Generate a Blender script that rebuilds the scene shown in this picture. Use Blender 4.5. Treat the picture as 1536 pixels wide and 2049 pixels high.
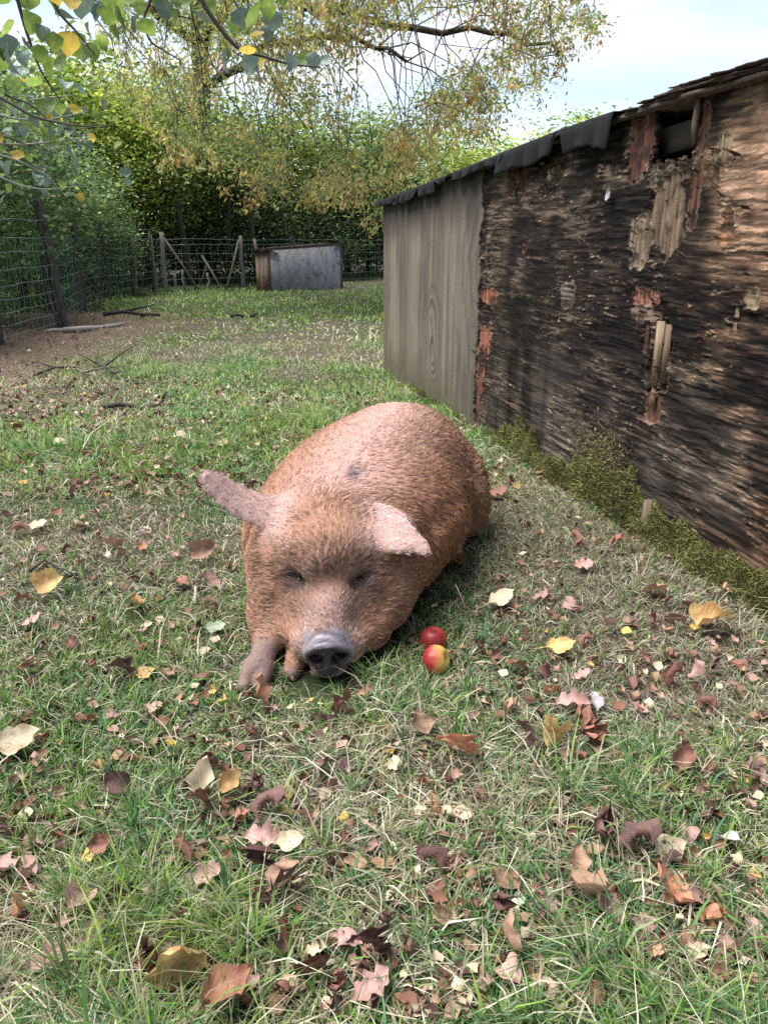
import bpy, math, random
import numpy as np
from mathutils import Vector, Matrix

SC = bpy.context.scene
for _o in list(bpy.data.objects):
    bpy.data.objects.remove(_o)
COL = SC.collection
random.seed(7)
RNG = np.random.default_rng(11)

# ---------------------------------------------------------------- camera
CAM_H = 1.10
PITCH = math.atan(544 / 1539.0)              # looking down; horizon in the upper quarter
cam = bpy.data.cameras.new('camera')
cam.sensor_fit = 'VERTICAL'
cam.sensor_height = 24.0
cam.lens = 24.0 * 1539.0 / 2049.0
cam.clip_start = 0.02
cam.clip_end = 2000
cam_o = bpy.data.objects.new('camera', cam)
COL.objects.link(cam_o)
cam_o.location = (0, 0, CAM_H)
cam_o.rotation_euler = (math.pi / 2 - PITCH, 0, 0)
SC.camera = cam_o

# ---------------------------------------------------------------- sky, sun, exposure
SUN_EL, SUN_AZ = math.radians(64), math.radians(-84)    # azimuth measured from +Y towards +X
world = bpy.data.worlds.new('World')
SC.world = world
world.use_nodes = True
wt = world.node_tree
wt.nodes.clear()
w_out = wt.nodes.new('ShaderNodeOutputWorld')
w_bg = wt.nodes.new('ShaderNodeBackground')
w_sky = wt.nodes.new('ShaderNodeTexSky')
w_sky.sky_type = 'NISHITA'
w_sky.sun_disc = False
w_sky.sun_elevation = SUN_EL
w_sky.sun_rotation = SUN_AZ
w_sky.air_density = 1.0
w_sky.dust_density = 0.6
w_tc = wt.nodes.new('ShaderNodeTexCoord')
w_map = wt.nodes.new('ShaderNodeMapping')
w_map.inputs['Scale'].default_value = (1.5, 1.5, 6.5)
w_map.inputs['Location'].default_value = (3.3, 0.3, 3.7)
w_map.inputs['Rotation'].default_value = (0.10, 0.06, 0.3)
w_n = wt.nodes.new('ShaderNodeTexNoise')
w_n.inputs['Scale'].default_value = 1.5
w_n.inputs['Detail'].default_value = 6
w_n.inputs['Roughness'].default_value = 0.52
w_r = wt.nodes.new('ShaderNodeValToRGB')
w_r.color_ramp.elements[0].position = 0.45
w_r.color_ramp.elements[0].color = (0.06, 0.06, 0.06, 1)
w_r.color_ramp.elements[1].position = 0.69
w_r.color_ramp.elements[1].color = (0.97, 0.97, 0.97, 1)
w_mix = wt.nodes.new('ShaderNodeMix')
w_mix.data_type = 'RGBA'
CLOUD = 5.0
w_mix.inputs[7].default_value = (CLOUD * 0.97, CLOUD * 0.99, CLOUD * 1.03, 1)
wt.links.new(w_tc.outputs['Generated'], w_map.inputs['Vector'])
wt.links.new(w_map.outputs[0], w_n.inputs['Vector'])
wt.links.new(w_n.outputs['Fac'], w_r.inputs['Fac'])
wt.links.new(w_r.outputs['Color'], w_mix.inputs[0])
wt.links.new(w_sky.outputs[0], w_mix.inputs[6])
wt.links.new(w_mix.outputs[2], w_bg.inputs['Color'])
w_bg.inputs['Strength'].default_value = 0.074
wt.links.new(w_bg.outputs[0], w_out.inputs[0])

sun = bpy.data.lights.new('sun', 'SUN')
sun.energy = 2.8
sun.angle = math.radians(50)
sun.color = (1.0, 0.975, 0.94)
sun_o = bpy.data.objects.new('sun', sun)
COL.objects.link(sun_o)
_sd = Vector((math.sin(SUN_AZ) * math.cos(SUN_EL), math.cos(SUN_AZ) * math.cos(SUN_EL), math.sin(SUN_EL)))
sun_o.rotation_euler = (-_sd).to_track_quat('-Z', 'Y').to_euler()
sun_o.location = (6, 4, 12)

SC.view_settings.view_transform = 'Standard'
SC.view_settings.look = 'None'
SC.view_settings.gamma = 1.0
SC.view_settings.use_curve_mapping = False
SC.view_settings.exposure = 1.72
SC.render.engine = 'CYCLES'
SC.cycles.max_bounces = 6
SC.cycles.transparent_max_bounces = 6
SC.cycles.diffuse_bounces = 4
SC.cycles.use_denoising = False

# ---------------------------------------------------------------- helpers
CP, SP = math.cos(PITCH), math.sin(PITCH)


def ray(x, y):
    """direction of the sight line through a point of the 1536 x 2049 photograph"""
    dx, dy = (x - 768) / 1539.0, (1024.5 - y) / 1539.0
    return np.array([dx, CP + dy * SP, -SP + dy * CP])


def at(x, y, Y):
    r = ray(x, y)
    return np.array([0, 0, CAM_H]) + r * (Y / r[1])


def _h2(ix, iy, seed):
    n = (ix.astype(np.int64) * 374761393 + iy.astype(np.int64) * 668265263 + seed * 974634777) & 0xffffffff
    n = ((n ^ (n >> 13)) * 1274126177) & 0xffffffff
    return ((n ^ (n >> 16)) & 0xffff) / 65535.0


def vn(x, y, seed=0):
    """value noise 0..1"""
    x = np.asarray(x, float); y = np.asarray(y, float)
    ix, iy = np.floor(x), np.floor(y)
    fx, fy = x - ix, y - iy
    fx = fx * fx * (3 - 2 * fx); fy = fy * fy * (3 - 2 * fy)
    a, b = _h2(ix, iy, seed), _h2(ix + 1, iy, seed)
    c, d = _h2(ix, iy + 1, seed), _h2(ix + 1, iy + 1, seed)
    return (a + (b - a) * fx) * (1 - fy) + (c + (d - c) * fx) * fy


def fbm(x, y, seed=0, o=4):
    v, a, t = 0, 0.5, 0
    for i in range(o):
        v = v + a * vn(x, y, seed + i * 17); t += a
        x, y, a = np.asarray(x) * 2.03 + 3.1, np.asarray(y) * 2.03 + 1.7, a * 0.5
    return v / t


def sst(a, b, x):
    t = np.clip((np.asarray(x, float) - a) / (b - a), 0, 1)
    return t * t * (3 - 2 * t)


def gz(x, y):
    """height of the meadow"""
    x = np.asarray(x, float); y = np.asarray(y, float)
    near = sst(1.2, 3.5, np.hypot(x - 0.0, (y - 2.3) * 0.8))
    z = (fbm(x * 0.9, y * 0.9, 5, 3) - 0.5) * 0.07 * (0.25 + 0.75 * near)
    return z + (fbm(x * 4.5, y * 4.5, 9, 2) - 0.5) * 0.022


def link(name, data, parent=None, loc=None):
    o = bpy.data.objects.new(name, data)
    COL.objects.link(o)
    if parent is not None:
        o.parent = parent
    if loc is not None:
        o.location = loc
    return o


def tag(o, label, cat, group=None):
    o['label'] = label; o['category'] = cat
    if group:
        o['group'] = group
    return o


def thing(name, label, cat, loc=(0, 0, 0), group=None):
    return tag(link(name, None, None, loc), label, cat, group)


def mesh_np(name, V, quads=None, tris=None, mats=(), smooth=False, attrs=None, off=None):
    """fast mesh from arrays; attrs: {name: (kind, per-vertex array)}"""
    V = np.asarray(V, np.float32).reshape(-1, 3)
    if off is not None:
        V = V - np.asarray(off, np.float32)
    me = bpy.data.meshes.new(name)
    nq = 0 if quads is None else len(quads)
    nt = 0 if tris is None else len(tris)
    me.vertices.add(len(V)); me.vertices.foreach_set('co', V.ravel())
    idx = []
    if nq: idx.append(np.asarray(quads, np.int32).ravel())
    if nt: idx.append(np.asarray(tris, np.int32).ravel())
    idx = np.concatenate(idx)
    me.loops.add(len(idx)); me.loops.foreach_set('vertex_index', idx)
    me.polygons.add(nq + nt)
    st = np.concatenate([np.arange(nq) * 4, nq * 4 + np.arange(nt) * 3]).astype(np.int32)
    tot = np.concatenate([np.full(nq, 4), np.full(nt, 3)]).astype(np.int32)
    me.polygons.foreach_set('loop_start', st)
    me.polygons.foreach_set('loop_total', tot)
    if smooth:
        me.polygons.foreach_set('use_smooth', np.ones(nq + nt, bool))
    for k, (kind, arr) in (attrs or {}).items():
        if kind == 'col':
            a = me.attributes.new(k, 'FLOAT_COLOR', 'POINT')
            arr = np.asarray(arr, np.float32)
            if arr.shape[1] == 3:
                arr = np.concatenate([arr, np.ones((len(arr), 1), np.float32)], 1)
            a.data.foreach_set('color', arr.ravel())
        else:
            a = me.attributes.new(k, 'FLOAT', 'POINT')
            a.data.foreach_set('value', np.asarray(arr, np.float32).ravel())
    for m in mats:
        me.materials.append(m)
    me.update(); me.validate()
    return me


class MB:
    """collects simple shapes into one mesh"""
    def __init__(self):
        self.v, self.q, self.t = [], [], []
        self.n = 0

    def add(self, V, q=(), t=()):
        V = np.asarray(V, float)
        if len(q): self.q.append(np.asarray(q, int) + self.n)
        if len(t): self.t.append(np.asarray(t, int) + self.n)
        self.v.append(V); self.n += len(V)

    def box(self, c, ax, ay, az, jit=0.0):
        """box from centre and three half-axis vectors"""
        c, ax, ay, az = (np.asarray(k, float) for k in (c, ax, ay, az))
        V = np.array([c + i * ax + j * ay + k * az for k in (-1, 1) for j in (-1, 1) for i in (-1, 1)])
        if jit: V += RNG.normal(0, jit, V.shape)
        self.add(V, [(0, 2, 3, 1), (4, 5, 7, 6), (0, 1, 5, 4), (2, 6, 7, 3), (0, 4, 6, 2), (1, 3, 7, 5)])

    def tube(self, P, R, n=6, cap=True):
        P = np.asarray(P, float); m = len(P)
        R = np.full(m, R) if np.isscalar(R) else np.asarray(R, float)
        T = np.gradient(P, axis=0); T /= np.linalg.norm(T, axis=1)[:, None] + 1e-9
        ref = np.array([0.13, 0.21, 1.0]) if abs(T[0][2]) < 0.9 else np.array([1.0, 0.1, 0.05])
        a = np.arange(n) * 2 * math.pi / n
        V = []
        for i in range(m):
            u = np.cross(T[i], ref); u /= np.linalg.norm(u) + 1e-9
            w = np.cross(T[i], u)
            V.append(P[i] + R[i] * (np.cos(a)[:, None] * u + np.sin(a)[:, None] * w))
        V = np.concatenate(V)
        q = [(i * n + j, i * n + (j + 1) % n, (i + 1) * n + (j + 1) % n, (i + 1) * n + j) for i in range(m - 1) for j in range(n)]
        t = []
        if cap:
            V = np.concatenate([V, P[:1], P[-1:]])
            t = [(m * n, (j + 1) % n, j) for j in range(n)] + [(m * n + 1, (m - 1) * n + j, (m - 1) * n + (j + 1) % n) for j in range(n)]
        self.add(V, q, t)

    def mesh(self, name, mat, smooth=False, off=None):
        return mesh_np(name, np.concatenate(self.v), np.concatenate(self.q) if self.q else None,
                       np.concatenate(self.t) if self.t else None, [mat], smooth, off=off)

    def obj(self, name, mat, parent=None, smooth=False, off=None):
        return link(name, self.mesh(name, mat, smooth, off), parent)


# ---------------------------------------------------------------- node material helpers
class NT:
    def __init__(self, name):
        self.m = bpy.data.materials.new(name); self.m.use_nodes = True
        self.t = self.m.node_tree; self.t.nodes.clear()
        self.out = self.n('ShaderNodeOutputMaterial')

    def n(self, ty, **kw):
        nd = self.t.nodes.new(ty)
        for k, v in kw.items():
            if k.startswith('_'):
                setattr(nd, k[1:], v)
            else:
                nd.inputs[k.replace('__', ' ')].default_value = v
        return nd

    def l(self, a, b):
        self.t.links.new(a, b)

    def coord(self, which='Object', scale=(1, 1, 1), rot=(0, 0, 0)):
        tc = self.n('ShaderNodeTexCoord'); mp = self.n('ShaderNodeMapping')
        mp.inputs['Scale'].default_value = scale; mp.inputs['Rotation'].default_value = rot
        self.l(tc.outputs[which], mp.inputs[0]); return mp.outputs[0]

    def noise(self, vec, scale, detail=4, rough=0.55, dist=0.0):
        nd = self.n('ShaderNodeTexNoise', Scale=scale, Detail=detail, Roughness=rough, Distortion=dist)
        if vec is not None: self.l(vec, nd.inputs['Vector'])
        return nd.outputs['Fac']

    def ramp(self, fac, stops):
        r = self.n('ShaderNodeValToRGB'); cr = r.color_ramp
        while len(cr.elements) < len(stops): cr.elements.new(0.5)
        for e, (p, c) in zip(cr.elements, stops):
            e.position = p; e.color = (*c, 1) if len(c) == 3 else c
        self.l(fac, r.inputs[0]); return r.outputs[0]

    def mix(self, fac, a, b, mode='MIX'):
        m = self.n('ShaderNodeMix', _data_type='RGBA', _blend_type=mode)
        for i, v in ((0, fac), (6, a), (7, b)):
            if isinstance(v, (int, float)): m.inputs[i].default_value = v
            elif isinstance(v, tuple): m.inputs[i].default_value = (*v, 1)
            else: self.l(v, m.inputs[i])
        return m.outputs[2]

    def math(self, op, a, b=None):
        m = self.n('ShaderNodeMath', _operation=op)
        for i, v in enumerate((a, b)):
            if v is None: continue
            if isinstance(v, (int, float)): m.inputs[i].default_value = v
            else: self.l(v, m.inputs[i])
        return m.outputs[0]

    def attr(self, name, out='Color'):
        a = self.n('ShaderNodeAttribute', _attribute_name=name); return a.outputs[out]

    def bump(self, h, strength=0.5, dist=0.01):
        b = self.n('ShaderNodeBump', Strength=strength, Distance=dist)
        self.l(h, b.inputs['Height']); return b.outputs[0]

    def pbr(self, col, rough=0.8, spec=0.3, bump=None, trans=0.0, tcol=None):
        p = self.n('ShaderNodeBsdfPrincipled', Roughness=rough if not hasattr(rough, 'node') else 0.5)
        if hasattr(rough, 'node'): self.l(rough, p.inputs['Roughness'])
        p.inputs['Specular IOR Level'].default_value = spec
        if isinstance(col, tuple): p.inputs['Base Color'].default_value = (*col, 1)
        else: self.l(col, p.inputs['Base Color'])
        if bump is not None: self.l(bump, p.inputs['Normal'])
        sh = p.outputs[0]
        if trans > 0:
            tr = self.n('ShaderNodeBsdfTranslucent')
            tc = col if tcol is None else tcol
            if isinstance(tc, tuple): tr.inputs['Color'].default_value = (*tc, 1)
            else: self.l(tc, tr.inputs['Color'])
            mx = self.n('ShaderNodeMixShader', Fac=trans)
            self.l(sh, mx.inputs[1]); self.l(tr.outputs[0], mx.inputs[2]); sh = mx.outputs[0]
        self.l(sh, self.out.inputs[0]); return self.m


def attr_mat(name, rough=0.7, spec=0.25, trans=0.0, nscale=None, namt=0.25):
    t = NT(name); c = t.attr('col')
    if nscale:
        nz = t.noise(t.coord('Object'), nscale, 3)
        c = t.mix(namt, c, t.ramp(nz, [(0.3, (0.35, 0.35, 0.35)), (0.7, (1.6, 1.6, 1.6))]), 'MULTIPLY')
    return t.pbr(c, rough, spec, None, trans)

# ================================================================ the meadow
WA = np.array([0.0, 6.811, 0.0])            # far foot of the plywood wall
WD = np.array([0.25106, -0.96797, 0.0])     # along the wall, towards the camera
WN = np.array([-0.96797, -0.25106, 0.0])    # out of the wall, towards the pig


def wall_dist(x, y):
    return (x - WA[0]) * WN[0] + (y - WA[1]) * WN[1]


def greenness(x, y):
    """0 bare and strawy .. 1 lush"""
    x = np.asarray(x, float); y = np.asarray(y, float)
    g = 0.30 + 0.62 * sst(0.33, 0.68, fbm(x * 1.5 + 3, y * 1.5, 41, 4))
    g = g + 0.25 * (fbm(x * 5, y * 5, 51, 2) - 0.5)
    # worn strip between the pig and the wall
    w = wall_dist(x, y)
    worn = sst(1.15, 0.55, w) * sst(-0.2, 0.15, w) * sst(1.2, 1.7, y) * sst(4.4, 3.4, y)
    g = g * (1 - 0.80 * worn)
    # greener behind the pig, by the far end of the wall
    g = g + 0.35 * np.exp(-(((x + 0.1) / 0.7) ** 2 + ((y - 5.6) / 1.3) ** 2))
    # dry band across the middle distance, greener turf beyond
    dry = np.exp(-((y - 9.6 - 0.12 * (x + 2)) / 1.5) ** 2) * sst(0.25, 0.6, fbm(x * 0.5, y * 0.5, 61, 3) + 0.12)
    g = g * (1 - 0.50 * dry)
    g = g + 0.30 * sst(11.0, 13.0, y) * sst(19.5, 17.0, y)
    # leaf-strewn ground beside the fence
    fx = np.interp(y, [3, 8.7, 10.5, 15.5, 18], [-4.2, -4.25, -4.3, -5.35, -5.0])
    br = sst(2.2, 0.5, x - fx) * sst(14.5, 11, y) * sst(4.0, 6.0, y)
    g = g * (1 - 0.85 * br)
    bare = np.exp(-(((x + 0.55) / 0.32) ** 2 + ((y - 3.35) / 0.16) ** 2)) + np.exp(-(((x - 0.62) / 0.12) ** 2 + ((y - 1.62) / 0.09) ** 2))
    g = g * (1 - 0.8 * np.clip(bare, 0, 1))
    return np.clip(g, 0.02, 1)


def brownness(x, y):
    fx = np.interp(y, [3, 8.7, 10.5, 15.5, 18], [-4.2, -4.25, -4.3, -5.35, -5.0])
    return sst(2.0, 0.3, np.asarray(x) - fx) * sst(14.5, 10.5, y) * sst(4.0, 6.5, y)


_t = NT('meadow_soil')
_co = _t.coord('Object')
_n1 = _t.noise(_co, 26, 5, 0.7); _n2 = _t.noise(_co, 150, 4, 0.7); _n3 = _t.noise(_co, 7, 3, 0.6)
_dry = _t.ramp(_n2, [(0.30, (0.022, 0.018, 0.014)), (0.50, (0.075, 0.060, 0.042)), (0.74, (0.26, 0.22, 0.15))])  # both soil ramps are deepened to paint in shade between the blades
_grn = _t.ramp(_n2, [(0.30, (0.012, 0.016, 0.008)), (0.52, (0.036, 0.052, 0.020)), (0.76, (0.15, 0.17, 0.08))])
_g = _t.attr('green', 'Fac')
_f = _t.math('ADD', _g, _t.math('MULTIPLY', _t.math('SUBTRACT', _n1, 0.5), 1.1))
_f = _t.ramp(_f, [(0.25, (0, 0, 0)), (0.75, (1, 1, 1))])
_cl = _t.mix(_f, _dry, _grn)
_lit = _t.ramp(_n1, [(0.35, (0.10, 0.068, 0.052)), (0.65, (0.25, 0.175, 0.135))])
_cl = _t.mix(_t.attr('brown', 'Fac'), _cl, _lit)
M_SOIL = _t.pbr(_cl, 0.95, 0.1, _t.bump(_t.math('ADD', _n2, _n1), 0.9, 0.012))


def _warp(n, a, b, dense_lo, dense_hi, frac):
    k = int(n * frac)
    core = np.linspace(dense_lo, dense_hi, k)
    m = (n - k) // 2
    lo = dense_lo - (dense_lo - a) * (np.linspace(1, 0, m, endpoint=False) ** 3)
    hi = dense_hi + (b - dense_hi) * (np.linspace(0, 1, m + 1)[1:] ** 3)
    return np.concatenate([lo, core, hi])


_gx = _warp(330, -400, 400, -5.5, 4.0, 0.72)
_gy = _warp(420, -60, 900, 0.2, 12.5, 0.72)
_X, _Y = np.meshgrid(_gx, _gy)
_Z = gz(_X, _Y)
_nx, _ny = len(_gx), len(_gy)
_i = np.arange(_nx * _ny).reshape(_ny, _nx)
_q = np.stack([_i[:-1, :-1], _i[:-1, 1:], _i[1:, 1:], _i[1:, :-1]], -1).reshape(-1, 4)
_gme = mesh_np('meadow_ground', np.stack([_X, _Y, _Z], -1), _q, None, [M_SOIL], True,
               {'green': ('f', greenness(_X, _Y)), 'brown': ('f', brownness(_X, _Y))})
ground = link('meadow_ground', _gme)
ground['kind'] = 'structure'
ground['label'] = 'worn autumn meadow of grass, straw and bare earth'

# ================================================================ the big plywood shelter on the right
def W(s, z, d=0.0):
    """point on the wall: s along from the far corner, z up, d out of the wall"""
    s, z, d = np.broadcast_arrays(np.asarray(s, float), np.asarray(z, float), np.asarray(d, float))
    return WA + s[..., None] * WD + z[..., None] * np.array([0, 0, 1.0]) + d[..., None] * WN


def top_of(s):
    return 1.362 + 0.045 * np.asarray(s, float) - 0.016 * np.maximum(np.asarray(s, float) - 3, 0) ** 2


S_END = 6.0
shed = thing('plywood_shelter', 'large rotting dark plywood animal shelter with torn felt roof on the right', 'shelter', tuple(WA))

_t = NT('weathered_plywood')
_co = _t.coord('Object')
_c = _t.attr('col')
_fine = _t.noise(_t.coord('Object', (18, 18, 150)), 3.0, 5, 0.65)
_dots = _t.noise(_co, 220, 3, 0.7)
_c = _t.mix(0.65, _c, _t.ramp(_fine, [(0.25, (0.55, 0.55, 0.56)), (0.55, (1, 1, 1)), (0.8, (1.55, 1.5, 1.45))]), 'MULTIPLY')
_c = _t.mix(0.45, _c, _t.ramp(_dots, [(0.3, (0.6, 0.6, 0.6)), (0.75, (1.5, 1.5, 1.5))]), 'MULTIPLY')
_hb = _t.math('ADD', _t.math('MULTIPLY', _fine, 1.0), _t.math('MULTIPLY', _dots, 0.5))
M_PLY = _t.pbr(_c, 0.85, 0.12, _t.bump(_hb, 0.5, 0.005))


def rag(s, z, seed, a=1.0):
    """ragged edge noise, stretched along the grain"""
    return a * ((fbm(s * 14, z * 20, seed, 4) - 0.5) * 2.6 + (fbm(s * 45, z * 60, seed + 5, 3) - 0.5) * 1.7)


# torn places in the face: s, z, half width, half height, depth, colour, grain (v: fibres upright)
TORN = [
    (3.775, 1.44, 0.085, 0.125, 0.012, (0.105, 0.048, 0.032), 'v'),
    (4.150, 1.33, 0.034, 0.19, 0.010, (0.120, 0.060, 0.040), 'v'),
    (3.99, 1.20, 0.125, 0.165, 0.016, (0.175, 0.125, 0.082), 'v'),
    (3.84, 1.10, 0.07, 0.09, 0.010, (0.20, 0.15, 0.10), 'v'),
    (4.26, 1.375, 0.050, 0.040, 0.006, (0.34, 0.25, 0.155), 'v'),
    (4.245, 1.31, 0.014, 0.045, 0.006, (0.30, 0.21, 0.13), 'v'),
    (4.33, 1.145, 0.040, 0.055, 0.008, (0.30, 0.155, 0.085), 'h'),
    (3.93, 0.895, 0.095, 0.038, 0.012, (0.36, 0.155, 0.115), 'v'),
    (3.93, 0.83, 0.10, 0.035, 0.007, (0.17, 0.12, 0.09), 'h'),
    (3.95, 0.745, 0.028, 0.07, 0.012, (0.17, 0.07, 0.055), 'v'),
    (4.055, 0.69, 0.070, 0.13, 0.020, (0.055, 0.035, 0.025), 'v'),
    (4.055, 0.50, 0.045, 0.06, 0.010, (0.20, 0.095, 0.06), 'v'),
    (2.345, 0.800, 0.13, 0.042, 0.012, (0.32, 0.125, 0.070), 'v'),
    (2.300, 0.535, 0.095, 0.095, 0.012, (0.30, 0.110, 0.075), 'v'),
    (2.265, 0.36, 0.065, 0.15, 0.012, (0.17, 0.065, 0.045), 'v'),
    (2.235, 0.14, 0.045, 0.16, 0.012, (0.13, 0.055, 0.040), 'v'),
    (2.33, 0.69, 0.13, 0.055, 0.009, (0.035, 0.024, 0.020), 'h'),
    (2.75, 1.38, 0.035, 0.09, 0.010, (0.18, 0.08, 0.045), 'v'),
    (2.62, 1.40, 0.05, 0.07, 0.008, (0.10, 0.05, 0.035), 'v'),
    (2.80, 1.06, 0.022, 0.022, 0.006, (0.25, 0.10, 0.06), 'v'),
    (3.08, 1.38, 0.075, 0.035, 0.004, (0.22, 0.165, 0.095), 'h'),
    (3.55, 1.36, 0.085, 0.020, 0.004, (0.24, 0.17, 0.11), 'h'),
    (4.50, 0.93, 0.035, 0.030, 0.006, (0.36, 0.26, 0.16), 'h'),
    (4.44, 0.86, 0.010, 0.035, 0.006, (0.34, 0.25, 0.16), 'v'),
    (4.33, 0.80, 0.025, 0.012, 0.004, (0.28, 0.19, 0.11), 'h'),
    (3.30, 0.86, 0.07, 0.06, 0.002, (0.115, 0.095, 0.078), 'h'),
]


def sheet(s, z, new):
    """relief and colour of the face. new=True: the sounder grey sheet at the far end"""
    ds = np.zeros_like(s)
    if new:
        warp = fbm(s * 1.7 + 4, z * 0.55, 301, 3) * 1.4 + fbm(s * 6, z * 5, 306, 3) * 0.30
        knot = 0
        for ks, kz, kr in ((1.30, 0.58, 0.16), (1.36, 0.33, 0.12), (2.30, 1.02, 0.34)):
            knot = knot + np.exp(-(((s - ks) / kr) ** 2 + ((z - kz) / (kr * 1.15)) ** 2))
        ring = np.sin(64 * (0.16 * s + 0.26 * warp + 0.30 * knot))
        grain = fbm(s * 60, z * 5, 310, 3)
        base = np.array([0.185, 0.157, 0.120])
        c = base * (0.80 + 0.35 * grain)[..., None]
        kw = np.clip(knot * 1.5, 0, 1)
        c = c * (1 - (0.12 + 0.38 * kw) * sst(0.1, 1.0, ring) * (0.35 + 1.0 * fbm(s * 4, z * 4, 308, 3)))[..., None]
        streak = fbm(s * 11, z * 0.5, 320, 3)
        c = c * (1 - (0.34 - 0.2 * kw) * sst(0.60, 0.30, streak))[..., None]
        c = c * (0.82 + 0.36 * fbm(s * 3, z * 3, 325, 3))[..., None]
        # mould from the eaves and damp from the ground
        t = top_of(s) - z
        c = lay3(c, 0.8 * sst(0.30, 0.02, t - 0.30 * (fbm(s * 9, z * 0.3, 330, 3) - 0.3)), (0.045, 0.037, 0.032))
        c = lay3(c, 0.6 * sst(0.60, 0.72, fbm(s * 7 + 3, z * 0.9, 332, 3)), (0.07, 0.06, 0.05))
        c = lay3(c, 0.7 * sst(0.36, 0.0, z - 0.15 * (streak - 0.5)), (0.075, 0.072, 0.045))
        c = lay3(c, 0.5 * sst(1.75, 2.25, s) * sst(0.35, 0.6, fbm(s * 3, z * 3, 335, 3)), (0.06, 0.052, 0.044))
        d = 0.004 + 0.0022 * ring * (0.25 + kw) + 0.003 * (grain - 0.5)
        d = d - 0.007 * sst(0.75, 0.95, fbm(s * 30, z * 3, 340, 2)) * (kw > 0.3)
        return d, c
    n1 = fbm(s * 1.6, z * 1.9, 401, 4); n2 = fbm(s * 5.5, z * 9, 411, 4)
    tilt = z + 0.012 * s + 0.022 * fbm(s * 1.6, z * 1.6, 415, 2)
    flake = fbm(s * 9, tilt * 70, 421, 4)
    crack = np.abs(fbm(s * 2.2, tilt * 30, 431, 3) - 0.5)
    lev = np.floor(fbm(s * 2.2, tilt * 14, 441, 3) * 6) / 6.0
    redp = sst(3.9, 4.7, s) * 0.65 + 0.3 * sst(0.45, 0.65, n1)
    c = np.array([0.030, 0.027, 0.026]) * np.ones(s.shape + (1,))
    c = lay3(c, sst(0.50, 0.74, n2 * 0.7 + flake * 0.42), (0.105, 0.092, 0.076))
    c = lay3(c, np.clip(redp * 1.25, 0, 1) * 0.9 * sst(0.46, 0.70, flake * 0.5 + n1 * 0.3 + n2 * 0.3), (0.20, 0.130, 0.088))
    c = lay3(c, 0.85 * sst(0.48, 0.60, n1) * sst(4.9, 3.9, s), (0.018, 0.017, 0.018))
    # paler worn face on the upper right, greyer bloom low down
    pale = sst(4.02, 4.35, s) * sst(0.95, 1.2, z + 0.2 * (n1 - 0.5)) * sst(0.22, 0.5, n2)
    c = lay3(c, 0.9 * pale, (0.23, 0.165, 0.12))
    grey = sst(0.75, 0.30, z) * sst(0.40, 0.65, fbm(s * 2.2 + 8, z * 1.6, 455, 3))
    c = lay3(c, 0.55 * grey, (0.135, 0.130, 0.122))
    c = lay3(c, 0.5 * sst(0.55, 0.7, fbm(s * 2.5, z * 0.5, 460, 3)) * sst(2.9, 2.5, s), (0.15, 0.125, 0.09))
    c = c * (0.50 + 1.0 * sst(0.25, 0.75, flake))[..., None]
    c = lay3(c, 0.8 * sst(0.030, 0.004, crack) * sst(0.35, 0.6, n2), (0.010, 0.009, 0.009))
    c = lay3(c, 0.55 * sst(0.52, 0.66, fbm(s * 5, z * 0.45, 497, 3)) * sst(0.75, 0.35, z) * sst(3.9, 3.3, s), (0.16, 0.153, 0.142))
    # little pale splinter ends
    spl = sst(0.70, 0.78, fbm(s * 26, tilt * 150, 471, 3)) * sst(0.40, 0.60, n2)
    c = lay3(c, 0.8 * spl, (0.38, 0.30, 0.215))
    # knots of the old face
    for ks, kz, kr in ((2.42, 1.02, 0.14), (2.36, 0.16, 0.10)):
        rr = np.hypot((s - ks) / kr, (z - kz) / (kr * 1.2))
        c = lay3(c, 0.6 * sst(1.4, 0.8, rr) * sst(0.2, 0.9, np.sin(rr * 13 + 4 * n2)), (0.16, 0.13, 0.095))
    hard = sst(0.47, 0.51, fbm(s * 6, tilt * 60, 491, 3)); hard2 = sst(0.55, 0.58, fbm(s * 10, tilt * 120, 492, 3))
    c = c * (0.20 + 0.16 * hard + 0.34 * hard2 * sst(0.38, 0.58, n2))[..., None] * (1 + 0.55 * pale)[..., None]
    fibre = fbm(s * 3, tilt * 190, 495, 2)
    c = c * (1.05 + 0.55 * fibre)[..., None]
    rough = 0.35 + 0.65 * sst(0.42, 0.58, fbm(s * 1.3 + 2, z * 1.5, 496, 3))
    d = -0.006 + (0.0020 * hard + 0.0018 * hard2 + 0.0005 * (fibre - 0.5)) * rough + 0.0016 * lev + 0.001 * (flake - 0.5) - 0.003 * sst(0.03, 0.0, crack) + 0.003 * spl
    c = c * np.array([1.16, 1.0, 0.86])
    for (a, b, w, h, dep, cc, gr) in TORN:
        m0 = (np.abs(s - a) < 2.2 * w + 0.05) & (np.abs(z - b) < 2.2 * h + 0.05)
        if not m0.any(): continue
        ss_, zz_ = s[m0], z[m0]
        q = (np.abs(ss_ - a) / w) ** 2.6 + (np.abs(zz_ - b) / h) ** 2.6 + rag(ss_, zz_, int(a * 997) % 500, 0.9)
        m = sst(1.05, 0.85, q)
        fib = fbm(ss_ * 95, zz_ * 5, 481, 3) if gr == 'v' else fbm(ss_ * 6, zz_ * 90, 482, 3)
        f2 = fbm(ss_ * 30, zz_ * 12, 483, 3)
        col = np.asarray(cc) * np.clip(0.05 + 1.5 * fib + 0.9 * (f2 - 0.5), 0.12, 2)[:, None]
        col = lay3(col, 0.7 * sst(0.52, 0.66, fbm(ss_ * 22, zz_ * 22, 484, 3)), (0.022, 0.018, 0.016))
        cm = c[m0]; dm = d[m0]
        edge = sst(0.62, 0.95, q) * sst(1.35, 0.98, q)
        cm = cm * (1 - m[:, None]) + col * m[:, None]
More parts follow.
